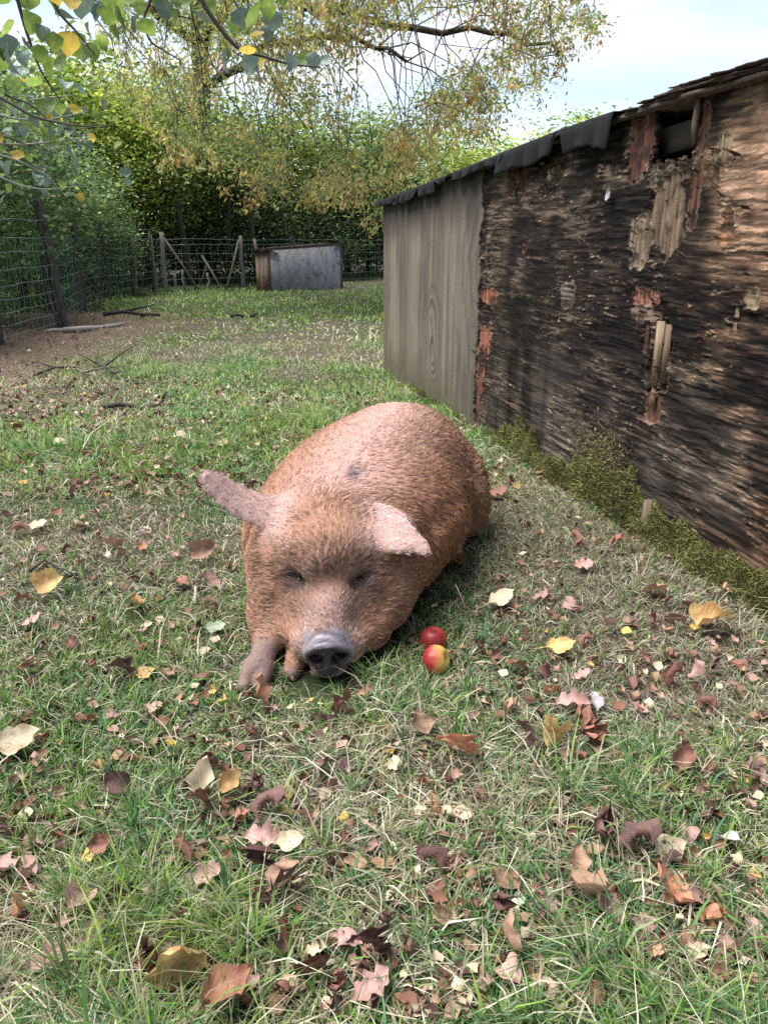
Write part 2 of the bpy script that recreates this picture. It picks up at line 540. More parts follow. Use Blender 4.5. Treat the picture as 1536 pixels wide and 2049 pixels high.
        cm = lay3(cm, 0.5 * edge * sst(0.45, 0.7, f2), (0.33, 0.24, 0.17))
        dm = dm * (1 - m) + (-dep + 0.011 * (fib - 0.5) + 0.006 * (f2 - 0.5)) * m + 0.006 * edge * (f2 - 0.25)
        c[m0] = cm; d[m0] = dm
    return d, c


def lay3(c, w, k):
    return c * (1 - np.asarray(w)[..., None]) + np.asarray(k) * np.asarray(w)[..., None]


def sheet_mesh(name, s_arr, zn, new, hole=None, ragged=None):
    u = np.linspace(0, 1, zn)
    Sg, U = np.meshgrid(s_arr, u, indexing='ij')
    Zg = -0.03 + (top_of(Sg) + 0.015 + 0.03) * U
    if ragged is not None:
        Sg = ragged(Sg, Zg)
    d, c = sheet(Sg, Zg, new)
    V = W(Sg, Zg, d).reshape(-1, 3)
    n, m = Sg.shape
    i = np.arange(n * m).reshape(n, m)
    q = np.stack([i[:-1, :-1], i[1:, :-1], i[1:, 1:], i[:-1, 1:]], -1)
    if hole is not None:
        sc = (Sg[:-1, :-1] + Sg[1:, 1:]) / 2; zc = (Zg[:-1, :-1] + Zg[1:, 1:]) / 2
        q = q[~hole(sc, zc)]
    q = q.reshape(-1, 4)
    # the back of the sheet and its thickness
    Vb = W(Sg, Zg, -0.018 + np.minimum(d, 0) * 0.8).reshape(-1, 3)
    nb = len(V)
    qb = q[:, ::-1] + nb
    e = np.concatenate([q[:, [0, 1]], q[:, [1, 2]], q[:, [2, 3]], q[:, [3, 0]]])
    ks = np.sort(e, 1); key = ks[:, 0].astype(np.int64) * (nb + 1) + ks[:, 1]
    _, first, cnt = np.unique(key, return_index=True, return_counts=True)
    be = e[first[cnt == 1]]
    qe = np.stack([be[:, 1], be[:, 0], be[:, 0] + nb, be[:, 1] + nb], 1)
    cc = np.concatenate([c.reshape(-1, 3), c.reshape(-1, 3) * 0.75])
    me = mesh_np(name, np.concatenate([V, Vb]), np.concatenate([q, qe]), None, [M_PLY], False, {'col': ('col', cc)}, off=WA)
    return link(name, me, shed)


def hole_fn(s, z):
    e = 0.020 * (fbm(s * 30, z * 30, 501, 2) - 0.5)
    a = (s > 3.868 + e) & (s < 4.108 + e) & (z > 1.355 + 0.05 * (fbm(s * 60, z * 0, 503, 2) - 0.5)) & (z < 1.545)
    b = (s > 4.00) & (s < 4.17) & (z > 1.535 + e)
    return a | b


_o = sheet_mesh('plywood_sheet', np.linspace(0.0, 2.215, 330), 230, True,
                ragged=lambda S_, Z_: S_ + np.where(S_ > 2.0, (S_ - 2.0) / 0.215, 0) * (0.07 * (fbm(Z_ * 9, Z_ * 0, 521, 4) - 0.5) + 0.03 * (fbm(Z_ * 40, Z_ * 0, 522, 2) - 0.5)))
_o['label'] = 'grey weathered plywood sheet with swirling wood grain'
_sn = np.concatenate([np.linspace(2.16, 3.4, 270, endpoint=False), np.linspace(3.4, 4.75, 430, endpoint=False), np.linspace(4.75, S_END, 90)])
_o = sheet_mesh('plywood_sheet', _sn, 420, False, hole=hole_fn)
_o['label'] = 'blackened flaking plywood sheet with a hole under the roof'

# frame timbers behind the sheets, seen through the hole and the tears
_t = NT('old_timber')
_co = _t.coord('Object', (6, 6, 6))
_n = _t.noise(_t.coord('Object', (40, 40, 4)), 3, 5, 0.6)
M_TIMBER = _t.pbr(_t.ramp(_n, [(0.25, (0.045, 0.035, 0.026)), (0.6, (0.15, 0.11, 0.075)), (0.85, (0.24, 0.18, 0.12))]), 0.85, 0.2, _t.bump(_n, 0.6, 0.005))
M_TIMBER_DARK = NT('damp_timber').pbr((0.055, 0.045, 0.033), 0.85, 0.2)


def wbox(m, s0, s1, z0, z1, d0, d1, jit=0.0):
    c = W((s0 + s1) / 2, (z0 + z1) / 2, (d0 + d1) / 2)
    m.box(c, WD * (s1 - s0) / 2, WN * (d1 - d0) / 2, (0, 0, (z1 - z0) / 2), jit)


for _a, _b, _z0, _z1, _d in ((0.02, 0.07, 0, 1.35, -0.025), (2.17, 2.225, 0, 1.45, -0.025), (4.035, 4.085, 0.02, 0.98, -0.025), (5.9, 5.95, 0, 1.6, -0.025)):
    _m = MB(); wbox(_m, _a, _b, _z0, _z1, _d - 0.05, _d); _m.obj('stud', M_TIMBER, shed, off=WA)
for (_z, _dd, _s0, _s1, _tl) in ((1.462, -0.085, 3.2, 5.2, 0.06), (1.335, -0.16, 3.3, 5.4, 0.0)):
    _m = MB()
    _c0 = W((_s0 + _s1) / 2, _z, _dd)
    _m.box(_c0, (WD * 1.0 + np.array([0, 0, _tl])) * (_s1 - _s0) / 2, WN * 0.022, (0, 0, 0.045))
    _m.obj('rafter', M_TIMBER_DARK, shed, off=WA)
# the pale split stake left in the long tear
for (_s0, _s1, _z0, _z1, _d0, _d1) in ((4.030, 4.066, 0.585, 0.822, -0.014, 0.006), (4.069, 4.108, 0.60, 0.812, -0.016, -0.002), (4.036, 4.062, 0.50, 0.58, -0.008, 0.002)):
    _m = MB(); wbox(_m, _s0, _s1, _z0, _z1, _d0, _d1, 0.003)
    _t2 = NT('split_stake')
    _nn = _t2.noise(_t2.coord('Object', (90, 90, 6)), 2, 5, 0.6)
    _pale = _d1 > 0.004
    _mm = _t2.pbr(_t2.ramp(_nn, [(0.3, (0.13, 0.085, 0.05)), (0.7, (0.36, 0.27, 0.17) if _pale else (0.19, 0.12, 0.075))]), 0.8, 0.25, _t2.bump(_nn, 0.7, 0.006))
    _m.obj('split_stake', _mm, shed, off=WA)
# upright splinter standing beside the hole
_m = MB()
_m.tube([W(4.118, 1.40, 0.004), W(4.120, 1.46, 0.008), W(4.124, 1.51, 0.010), W(4.127, 1.56, 0.008)], [0.006, 0.012, 0.011, 0.003], 6)
_m.obj('splinter', M_TIMBER, shed, off=WA)
# foot of a post in the moss
_m = MB(); wbox(_m, 4.105, 4.15, -0.04, 0.155, 0.0, 0.035, 0.004); _m.obj('post_foot', M_TIMBER, shed, off=WA)

# loose flakes of veneer standing off the face
_fl = []
for _k in range(230):
    if _k < 130:
        _a = RNG.choice(len(TORN)); _tt = TORN[_a]
        _s = _tt[0] + RNG.normal(0, 1) * _tt[2] * 0.9; _z = _tt[1] + RNG.normal(0, 1) * _tt[3] * 0.9
    else:
        _s = RNG.uniform(2.4, 5.2); _z = RNG.uniform(0.25, 1.35)
    if bool(hole_fn(np.array([_s]), np.array([_z]))[0]) or _z > 1.45: continue
    _fl.append((_s, _z, RNG.uniform(0.012, 0.055), RNG.uniform(0.003, 0.009)))
_FM = []
for _cc in ((0.045, 0.036, 0.03), (0.24, 0.17, 0.115), (0.15, 0.085, 0.06), (0.40, 0.32, 0.23)):
    _t2 = NT('veneer_flake'); _nn = _t2.noise(_t2.coord('Object'), 120, 3)
    _FM.append(_t2.pbr(_t2.mix(0.5, _cc, _t2.ramp(_nn, [(0.3, (0.3, 0.3, 0.3)), (0.7, (1.5, 1.5, 1.5))]), 'MULTIPLY'), 0.8, 0.2))
for (_s, _z, _l, _h) in _fl:
    _p = np.linspace(-1, 1, 4)
    _curl = RNG.uniform(0.004, 0.014); _sl = RNG.normal(-0.10, 0.12)
    _V = []
    for _u in _p:
        for _w in (-1, 1):
            _V.append(W(_s + _l * 0.5 * _u, _z + _sl * _l * _u + _w * _h * (1 - 0.6 * abs(_u)) + RNG.normal(0, 0.0012), 0.003 + _curl * (0.5 + 0.5 * _w) * (1 - 0.3 * _u)))
    _V = np.array(_V); _V2 = _V + WN * -0.002
    _q = [(2 * i, 2 * i + 2, 2 * i + 3, 2 * i + 1) for i in range(3)]
    _q2 = [tuple(8 + j for j in reversed(f)) for f in _q]
    _m = MB(); _m.add(np.concatenate([_V, _V2]), _q + _q2)
    _ob = _m.obj('veneer_flake', _FM[int(RNG.choice(4, p=[0.45, 0.25, 0.18, 0.12]))], shed, off=WA)

# other walls of the shelter (they keep the inside dark)
_bk = 2.4
for _nm, _p0, _p1 in (('end_wall', W(0.0, 0, -0.02), W(0.0, 0, -_bk)), ('back_wall', W(0.0, 0, -_bk), W(S_END, 0, -_bk)), ('end_wall', W(S_END, 0, -_bk), W(S_END, 0, -0.02))):
    _m = MB()
    _dv = (_p1 - _p0) / 2; _nn = np.cross(_dv, (0, 0, 1)); _nn = _nn / np.linalg.norm(_nn) * 0.009
    _m.box((_p0 + _p1) / 2 + np.array([0, 0, 0.64]), _dv, _nn, (0, 0, 0.68))
    _m.obj(_nm, M_TIMBER_DARK, shed, off=WA)

# roof deck
_t = NT('roof_felt')
_co = _t.coord('Object'); _n = _t.noise(_co, 40, 5, 0.6); _n2 = _t.noise(_co, 400, 2, 0.6)
_fc = _t.mix(0.5, _t.ramp(_n, [(0.3, (0.005, 0.005, 0.006)), (0.7, (0.016, 0.017, 0.018))]), _t.ramp(_n2, [(0.3, (0.005, 0.005, 0.005)), (0.7, (0.022, 0.022, 0.022))]))
M_FELT = _t.pbr(_fc, 0.9, 0.12, _t.bump(_n2, 0.4, 0.003))
_t = NT('rotten_ply_edge')
_n = _t.noise(_t.coord('Object', (10, 10, 120)), 4, 4)
M_EDGE = _t.pbr(_t.ramp(_n, [(0.3, (0.03, 0.023, 0.02)), (0.6, (0.10, 0.072, 0.055)), (0.8, (0.17, 0.125, 0.10))]), 0.85, 0.2, _t.bump(_n, 0.6, 0.004))


def roof_layer(name, mat, s0, s1, dz, th, over, seed, back=1.4, n=90):
    """one ply of the deck with a frayed front edge"""
    s = np.linspace(s0, s1, n)
    o = over + 0.05 * (fbm(s * 7, s * 0, seed, 4) - 0.5) + 0.03 * (fbm(s * 30, s * 0, seed + 2, 2) - 0.5)
    lift = dz + 0.012 * (fbm(s * 2.5, s * 0, seed + 4, 3) - 0.5)
    z = top_of(s) + 0.018 + lift
    rows = [W(s, z - th, o), W(s, z, o + 0.003), W(s, z + 0.05, np.full(n, -back)), W(s, z + 0.05 - th, np.full(n, -back))]
    V = np.concatenate(rows)
    q = []
    for a, b in ((0, 1), (1, 2), (2, 3), (3, 0)):
        i = np.arange(n - 1)
        q.append(np.stack([a * n + i, a * n + i + 1, b * n + i + 1, b * n + i], 1))
    q = np.concatenate(q)
    return link(name, mesh_np(name, V, q, [(0, n, 2 * n), (0, 2 * n, 3 * n), (n - 1, 3 * n - 1, 2 * n - 1), (n - 1, 4 * n - 1, 3 * n - 1)], [mat], False, off=WA), shed)


roof_layer('roof_board', M_EDGE, -0.05, S_END + 0.1, 0.006, 0.014, 0.025, 601, 2.5)
for _k in range(5):
    roof_layer('roof_ply', M_EDGE, 3.62 + 0.10 * _k, 5.4, 0.010 + 0.0065 * _k, 0.004, 0.022 + 0.009 * (_k % 3) + 0.006 * _k, 611 + 7 * _k, 1.0, 60)
roof_layer('roof_ply', M_EDGE, 0.3, 3.65, 0.013, 0.006, 0.035, 661, 1.0, 90)


def felt_flap(s0, s1, hang_f, over, seed, back=1.0, lift=0.008):
    n, m = max(14, int((s1 - s0) * 46)), 12
    s = np.linspace(s0, s1, n)
    hang = hang_f + 0.07 * (fbm(s * 3, s * 0, seed, 3) - 0.5) + 0.016 * (fbm(s * 22, s * 0, seed + 1, 2) - 0.5)
    hang = np.maximum(hang, 0.004)
    # tears
    hang = hang * (1 - 0.8 * sst(0.74, 0.78, fbm(s * 9, s * 0, seed + 3, 2)))
    wave = 0.026 * (fbm(s * 9, s * 0, seed + 5, 3) - 0.3)
    V = []
    for j in range(m):
        u = j / (m - 1)
        if u < 0.25:
            k = u / 0.25
            p = W(s, top_of(s) + 0.03 + lift + 0.05 * (1 - k), -back * (1 - k) + over * k)
        else:
            k = (u - 0.25) / 0.75
            p = W(s + 0.01 * np.sin(s * 50 + k * 3), top_of(s) + 0.03 + lift - hang * k - 0.012 * k * k, over + 0.010 * math.sin(min(k * 4, 1.57)) + wave * k + 0.012 * np.sin(s * 37) * k * k)
        V.append(p)
    V = np.stack(V, 1).reshape(-1, 3)
    i = np.arange(n * m).reshape(n, m)
    q = np.stack([i[:-1, :-1], i[1:, :-1], i[1:, 1:], i[:-1, 1:]], -1).reshape(-1, 4)
    V2 = V - WN * 0.003 - np.array([0, 0, 0.003])
    e = np.concatenate([i[0, :-1].reshape(-1, 1), i[0, 1:].reshape(-1, 1)], 1)
    q2 = q[:, ::-1] + n * m
    ed = []
    for a in (i[0], i[-1][::-1], i[:, -1]):
        ed.append(np.stack([a[:-1], a[1:], a[1:] + n * m, a[:-1] + n * m], 1))
    o = link('felt_flap', mesh_np('felt_flap', np.concatenate([V, V2]), np.concatenate([q, q2] + ed), None, [M_FELT], True, off=WA), shed)
    return o


felt_flap(0.55, 1.92, 0.052, 0.050, 701)
felt_flap(-0.06, 0.62, 0.035, 0.045, 711, 1.0, 0.012)
felt_flap(1.85, 2.62, 0.035, 0.050, 721, 1.0, 0.012)
felt_flap(2.55, 3.66, 0.095, 0.055, 731, 1.0, 0.014)
# a short batten end standing on the roof edge
_m = MB(); wbox(_m, 3.62, 3.80, 1.560, 1.590, -0.20, -0.15); _m.obj('batten', M_TIMBER, shed, off=WA)
# rags of felt on the torn end
for _k, (_a, _b) in enumerate(((5.0, 5.9),)):
    felt_flap(_a, _b, 0.028, 0.085 + 0.01 * _k, 741 + 11 * _k, 0.6, 0.026)

# ================================================================ the small shelter at the far fence
def gpt(x, y):
    r = ray(x, y); t = CAM_H / -r[2]
    return np.array([r[0] * t, r[1] * t, 0.0])


_t = NT('grey_plywood')
_n = _t.noise(_t.coord('Object', (2.0, 2.0, 5)), 1.6, 5, 0.6, 1.5)
_w = _t.n('ShaderNodeTexWave', Scale=1.6, Distortion=9.0, Detail=3.0)
_t.l(_t.coord('Object', (1, 1, 3.0)), _w.inputs['Vector'])
_st = _t.noise(_t.coord('Object', (2, 2, 2)), 2.2, 4, 0.6)
_cc = _t.mix(0.5, _t.ramp(_n, [(0.3, (0.26, 0.25, 0.265)), (0.7, (0.40, 0.39, 0.41))]), _t.ramp(_w.outputs['Fac'], [(0.1, (0.26, 0.25, 0.26)), (0.5, (0.40, 0.385, 0.41))]))
_cc = _t.mix(_t.ramp(_st, [(0.52, (0, 0, 0)), (0.66, (0.7, 0.7, 0.7))]), _cc, (0.10, 0.09, 0.085))
M_GREYPLY = _t.pbr(_cc, 0.85, 0.2)
_t = NT('brown_boards')
_n = _t.noise(_t.coord('Object', (14, 14, 1.5)), 2, 4)
M_BOARD = _t.pbr(_t.ramp(_n, [(0.3, (0.14, 0.095, 0.07)), (0.7, (0.32, 0.235, 0.18))]), 0.85, 0.2)

FA = np.array([-2.60, 18.19, 0.0]); FB = np.array([-1.02, 19.55, 0.0])
FDv = (FB - FA) / np.linalg.norm(FB - FA); FL = np.linalg.norm(FB - FA)
FN = np.array([-FDv[1], FDv[0], 0.0])               # away from the camera
hut = thing('small_shelter', 'small grey plywood animal shelter with sloping roof by the far fence', 'shelter', tuple(FA))
_H0, _H1 = 0.88, 0.99


def fbox(name, mat, a0, a1, b0, b1, z0a, z1a, z0b, z1b, jit=0.0):
    """box in the hut's plan; the top may slope along its length"""
    P = lambda a, b, z: FA + FDv * a + FN * b + np.array([0, 0, z])
    V = [P(a0, b0, z0a), P(a1, b0, z0b), P(a1, b1, z0b), P(a0, b1, z0a), P(a0, b0, z1a), P(a1, b0, z1b), P(a1, b1, z1b), P(a0, b1, z1a)]
    m = MB(); m.add(np.array(V) + RNG.normal(0, jit, (8, 3)) if jit else V, [(0, 3, 2, 1), (4, 5, 6, 7), (0, 1, 5, 4), (1, 2, 6, 5), (2, 3, 7, 6), (3, 0, 4, 7)])
    return m.obj(name, mat, hut, off=FA)


fbox('front_panel', M_GREYPLY, 0.0, FL, 0.0, 0.02, -0.03, _H0, -0.03, _H1)
for _k in range(3):
    _a = 0.03 + _k * 0.17
    fbox('side_board', M_BOARD, 0.004, 0.03, _a, _a + 0.158, -0.03, _H0 - 0.01 * (_k % 2), -0.03, _H0 - 0.01 * (_k % 2), 0.004)
fbox('corner_post', M_TIMBER, -0.012, 0.045, -0.012, 0.028, -0.03, _H0 - 0.005, -0.03, _H0 - 0.005)
fbox('corner_post', M_TIMBER, FL - 0.03, FL + 0.02, -0.01, 0.028, -0.03, _H1 - 0.005, -0.03, _H1 - 0.005)
fbox('back_panel', M_TIMBER, 0.0, FL, 0.53, 0.55, -0.03, _H0, -0.03, _H1)
fbox('side_panel', M_TIMBER, FL - 0.02, FL, 0.03, 0.52, -0.03, _H1 - 0.01, -0.03, _H1 - 0.01)
fbox('roof_sheet', M_FELT, -0.12, FL + 0.10, -0.10, 0.65, _H0 + 0.018, _H0 + 0.032, _H1 + 0.018, _H1 + 0.032, 0.004)
fbox('roof_edge', M_TIMBER, -0.10, FL + 0.08, -0.075, -0.05, _H0 - 0.005, _H0 + 0.015, _H1 - 0.005, _H1 + 0.015)
fbox('roof_batten', M_BOARD, 0.2, FL * 0.9, 0.3, 0.34, _H0 + 0.045, _H0 + 0.06, _H1 + 0.030, _H1 + 0.045)

# ================================================================ fences
_t = NT('fence_post')
_n = _t.noise(_t.coord('Object', (10, 10, 2)), 3, 4)
M_POST = _t.pbr(_t.ramp(_n, [(0.3, (0.035, 0.030, 0.026)), (0.7, (0.11, 0.095, 0.08))]), 0.9, 0.1)
_t = NT('pale_fence_post')
_n = _t.noise(_t.coord('Object', (10, 10, 2)), 3, 4)
M_POSTP = _t.pbr(_t.ramp(_n, [(0.3, (0.15, 0.13, 0.115)), (0.7, (0.29, 0.26, 0.235))]), 0.9, 0.1)
M_WIRE = NT('galvanised_wire').pbr((0.25, 0.28, 0.29), 0.5, 0.5)


def post(parent, p, h, r, mat, lean=(0, 0), name='post'):
    p = np.array([p[0], p[1], float(gz(p[0], p[1]))])
    m = MB()
    k = np.linspace(-0.15, h, 6)
    wob = RNG.normal(0, 0.010, (6, 2)); wob[0] = 0
    P = [(p[0] + lean[0] * max(t, 0) / h + w[0], p[1] + lean[1] * max(t, 0) / h + w[1], p[2] + t) for t, w in zip(k, wob)]
    m.tube(P, r * np.linspace(1.06, 0.92, 6), 9)
    return m.obj(name, mat, parent, True, off=parent.location)


def netting(parent, pts, zs, step, rad, sag=0.015, seed=0):
    """strained wires on the posts and the upright stays between them"""
    pts = np.array(pts, float)
    seg = np.linalg.norm(np.diff(pts[:, :2], axis=0), axis=1); L = np.concatenate([[0], np.cumsum(seg)])
    n = int(L[-1] / 0.28)
    t = np.linspace(0, L[-1], n)
    X = np.interp(t, L, pts[:, 0]); Y = np.interp(t, L, pts[:, 1])
    G = gz(X, Y)
    ph = np.interp(t, L, np.arange(len(L))) % 1
    lines = []
    for i, z in enumerate(zs):
        zz = G + z - sag * 4 * ph * (1 - ph) * (0.4 + vn(np.array([i * 3.1 + seed]), np.array([0.5]))[0]) + 0.028 * (fbm(t * 0.9 + i * 5, t * 0 + seed, 800 + i, 2) - 0.5)
        off = 0.04 * (fbm(t * 1.1, t * 0 + i * 0.7, 820, 2) - 0.5)
        P = np.stack([X + off, Y, zz], 1)
        m = MB(); m.tube(P, rad, 4, False)
        m.obj('line_wire', M_WIRE, parent, off=parent.location)
        lines.append(P)
    m = MB()
    tt = np.arange(0.1, L[-1], step)
    for k in tt:
        P = [np.array([np.interp(k, t, Q[:, j]) for j in range(3)]) for Q in lines[:-1]]
        P = [q + np.array([RNG.normal(0, 0.006), RNG.normal(0, 0.006), 0]) for q in P]
        m.tube(P, rad * 0.75, 3, False)
    o = m.obj('stay_wires', M_WIRE, parent, off=parent.location)
    o['kind'] = 'stuff'


F1 = [(-4.20, 3.2), (-4.25, 6.0), (-4.28, 8.70), (-4.30, 10.55), (-4.95, 13.1), (-5.37, 15.55), (-5.24, 16.75), (-5.10, 17.7), (-4.985, 18.30)]
fence = thing('wire_fence', 'wire stock fence on wooden posts along the dark hedge on the left', 'fence', (-4.30, 10.55, 0))
for _k, (_x, _y) in enumerate(F1[:-1]):
    if _k == 3:
        _o = post(fence, (_x, _y), 1.62, 0.062, M_POST, (-0.12, 0.05)); _o['label'] = 'stout leaning grey post'
    elif _k in (6, 7):
        post(fence, (_x, _y), 1.28, 0.035, M_POST, (0.02, 0))
    else:
        post(fence, (_x, _y), 1.42, 0.055, M_POST, (0.0, 0))
# bent, bark-stripped stick tied beside the leaning post
_m = MB()
_m.tube([(-4.27, 10.42, -0.02), (-4.36, 10.45, 0.25), (-4.42, 10.47, 0.5), (-4.43, 10.5, 0.8), (-4.38, 10.5, 1.05), (-4.40, 10.52, 1.3)], [0.03, 0.028, 0.025, 0.022, 0.02, 0.012], 7)
_m.obj('stake', M_POST, fence, True, off=fence.location)
netting(fence, F1, [0.06, 0.19, 0.33, 0.47, 0.62, 0.79, 0.97, 1.13, 1.33], 0.155, 0.0030, seed=3)
_o = post(fence, F1[-1], 1.27, 0.050, M_POSTP); _o['label'] = 'pale round corner post'
post(fence, (-5.20, 18.35), 1.20, 0.032, M_POSTP, (-0.03, 0))
post(fence, (-5.62, 18.2), 1.15, 0.03, M_POSTP, (0.01, 0))


def brace(parent, a, b, r, mat):
    m = MB(); m.tube([a, (np.asarray(a) + np.asarray(b)) / 2 + np.array([0.01, 0, 0.01]), b], r, 8)
    m.obj('brace', mat, parent, True, off=parent.location)


F2 = [(-4.985, 18.30), (-3.49, 19.85), (-2.4, 21.2), (-1.2, 22.6), (0.3, 24.2), (2.2, 26.0), (4.5, 28.0)]
fence2 = thing('wire_fence', 'wire stock fence with pale braced posts across the far end of the field', 'fence', (-3.49, 19.85, 0))
for _k, (_x, _y) in enumerate(F2[1:]):
    post(fence2, (_x, _y), 1.22, 0.046 if _k == 0 else 0.038, M_POSTP if _k == 0 else M_POST)
post(fence2, (-3.05, 19.95), 1.15, 0.036, M_POSTP, (-0.12, 0))
brace(fence2, (-4.95, 18.32, 1.16), (-4.38, 18.85, 0.0), 0.030, M_POSTP)
brace(fence2, (-4.40, 19.6, 0.75), (-3.95, 19.4, 0.0), 0.026, M_POSTP)
brace(fence2, (-4.28, 19.55, 0.55), (-4.46, 19.3, 0.0), 0.03, M_POST)
brace(fence2, (-3.53, 19.83, 1.1), (-3.83, 19.55, 0.0), 0.028, M_POSTP)
for _x, _y, _h in ((-4.85, 18.6, 0.36), (-4.68, 18.75, 0.42), (-4.2, 19.2, 0.34)):
    post(fence2, (_x, _y), _h, 0.03, M_POSTP)
netting(fence2, F2, [0.08, 0.24, 0.42, 0.60, 0.80, 1.0, 1.12], 0.20, 0.0034, seed=9)

# ================================================================ trees and hedges
def leaf_mat(name, trans=0.5, rough=0.5, spec=0.2):
    t = NT(name); c = t.attr('col')
    return t.pbr(c, rough, spec, None, trans, t.mix(0.5, c, t.mix(1.0, c, (1.6, 1.7, 0.6), 'MULTIPLY')))


M_LEAF = leaf_mat('tree_foliage')
_t = NT('tree_bark')
_n = _t.noise(_t.coord('Object', (6, 6, 1.5)), 4, 5, 0.6)
M_BARK = _t.pbr(_t.ramp(_n, [(0.3, (0.030, 0.024, 0.019)), (0.7, (0.105, 0.090, 0.072))]), 0.92, 0.1, _t.bump(_n, 0.6, 0.02))
_t = NT('pale_bark')
_n = _t.noise(_t.coord('Object', (6, 6, 1.5)), 4, 5, 0.6)
M_BARKP = _t.pbr(_t.ramp(_n, [(0.3, (0.11, 0.095, 0.075)), (0.7, (0.25, 0.22, 0.18))]), 0.92, 0.1, _t.bump(_n, 0.6, 0.02))


def leaves(P, size, cols, rng, flat=0.35, hang=0.0, asp=0.55):
    """one folded leaf (two quads' worth of rhombus) per point"""
    n = len(P)
    u = rng.normal(0, 1, (n, 3)); u[:, 2] = u[:, 2] * flat - hang
    u /= np.linalg.norm(u, axis=1)[:, None]
    w = np.cross(u, rng.normal(0, 1, (n, 3)) * np.array([flat, flat, 1.0])); w /= np.linalg.norm(w, axis=1)[:, None] + 1e-9
    s = (size * rng.uniform(0.65, 1.3, n))[:, None]
    v0 = P; v1 = P + u * s * 0.5 + w * s * asp * 0.5; v2 = P + u * s; v3 = P + u * s * 0.5 - w * s * asp * 0.5
    V = np.stack([v0, v1, v2, v3], 1).reshape(-1, 3)
    q = np.arange(n * 4).reshape(n, 4)
    C = np.repeat(cols, 4, 0)
    return V, q, C


def palette(n, rng, entries):
    """entries: [(weight, rgb)]"""
    w = np.array([e[0] for e in entries], float); k = rng.choice(len(entries), n, p=w / w.sum())
    c = np.array([e[1] for e in entries])[k]
    return c * rng.uniform(0.7, 1.3, (n, 1)) * rng.uniform(0.93, 1.07, (n, 3))


def crown_points(rng, n_clump, per, ctr, rad, shell=0.55, clump_r=0.3, droop=0.0):
    d = rng.normal(0, 1, (n_clump, 3)); d /= np.linalg.norm(d, axis=1)[:, None]
    r = (shell + (1 - shell) * rng.random(n_clump) ** 0.6) * (0.82 + 0.36 * rng.random(n_clump))
    K = np.asarray(ctr) + d * r[:, None] * np.asarray(rad)
    P = np.repeat(K, per, 0)
    g = rng.normal(0, 1, (len(P), 3)) * clump_r * np.array([1, 1, 0.6])
    g[:, 2] -= droop * np.abs(g[:, 0] + g[:, 1])
    tone = np.repeat(rng.uniform(0.75, 1.3, n_clump), per)
    return P + g, K, tone


def crown_mesh(name, seed, H, rad, z0, n_clump, per, leaf, entries, clump_r=0.3, shell=0.5, mat=None):
    rng = np.random.default_rng(seed)
    P, K, tone = crown_points(rng, n_clump, per, (0, 0, z0 + (H - z0) / 2), (rad, rad, (H - z0) / 2), shell, clump_r)
    P[:, 2] = np.maximum(P[:, 2], 0.05)
    C = palette(len(P), rng, entries) * tone[:, None]
    V, q, C = leaves(P, leaf, C, rng)
    return mesh_np(name, V, q, None, [mat or M_LEAF], False, {'col': ('col', C)}), K


def trunk_mesh(name, seed, H, r, K, mat, nb=14):
    rng = np.random.default_rng(seed + 5)
    m = MB()
    n = 8
    wob = np.cumsum(rng.normal(0, 0.05, (n, 2)), 0) * H * 0.12; wob[0] = 0
    z = np.linspace(-0.1, H * 0.85, n)
    T = np.stack([wob[:, 0], wob[:, 1], z], 1)
    m.tube(T, r * np.linspace(1.15, 0.25, n), 8)
    for k in rng.choice(len(K), min(nb, len(K)), replace=False):
        e = K[k]
        i = int(np.clip(np.searchsorted(z, e[2] * 0.55), 1, n - 2))
        a = T[i]
        mid = (a + e) / 2 + rng.normal(0, 0.08, 3) * H * 0.15 + np.array([0, 0, 0.06 * H])
        m.tube([a, mid, e], [r * 0.38, r * 0.22, r * 0.06], 5, False)
    return m.mesh(name, mat, True)


DARKGREEN = [(5, (0.090, 0.155, 0.078)), (3, (0.155, 0.23, 0.115)), (1.8, (0.26, 0.33, 0.17)), (1.1, (0.42, 0.48, 0.36))]
MIDGREEN = [(4, (0.11, 0.175, 0.045)), (3, (0.18, 0.25, 0.060)), (1.8, (0.30, 0.34, 0.085)), (0.7, (0.40, 0.36, 0.10))]
YELGREEN = [(3, (0.21, 0.30, 0.070)), (3, (0.32, 0.38, 0.12)), (2, (0.46, 0.46, 0.18)), (0.7, (0.56, 0.48, 0.16))]
OLIVE = [(4, (0.11, 0.16, 0.065)), (3, (0.19, 0.24, 0.095)), (2.2, (0.33, 0.35, 0.14))]

HEDGE = [crown_mesh('crown', 900 + i, 3.3, 1.25, 0.0, 620, 22, 0.085, DARKGREEN, 0.17, 0.45) for i in range(2)]
HEDGE_T = [trunk_mesh('trunk', 900 + i, 3.0, 0.06, HEDGE[i][1], M_BARK, 16) for i in range(2)]
KINDS_T = {}
for _nm, _pal, _sd in (('yellow', YELGREEN, 920), ('green', MIDGREEN, 930), ('olive', OLIVE, 940)):
    _me, _K = crown_mesh('crown', _sd, 6.0, 2.0, 1.0, 520, 24, 0.16, _pal, 0.30, 0.45)
    KINDS_T[_nm] = (_me, trunk_mesh('trunk', _sd, 5.4, 0.11, _K, M_BARK, 16))


def plant_tree(name, label, cat, meshes, loc, rz, sc, group=None):
    t = thing(name, label, cat, (loc[0], loc[1], float(gz(loc[0], loc[1])) - 0.02), group)
    t.rotation_euler = (0, 0, rz); t.scale = sc
    c = link('crown', meshes[0], t); k = link('trunk', meshes[1], t)
    return t


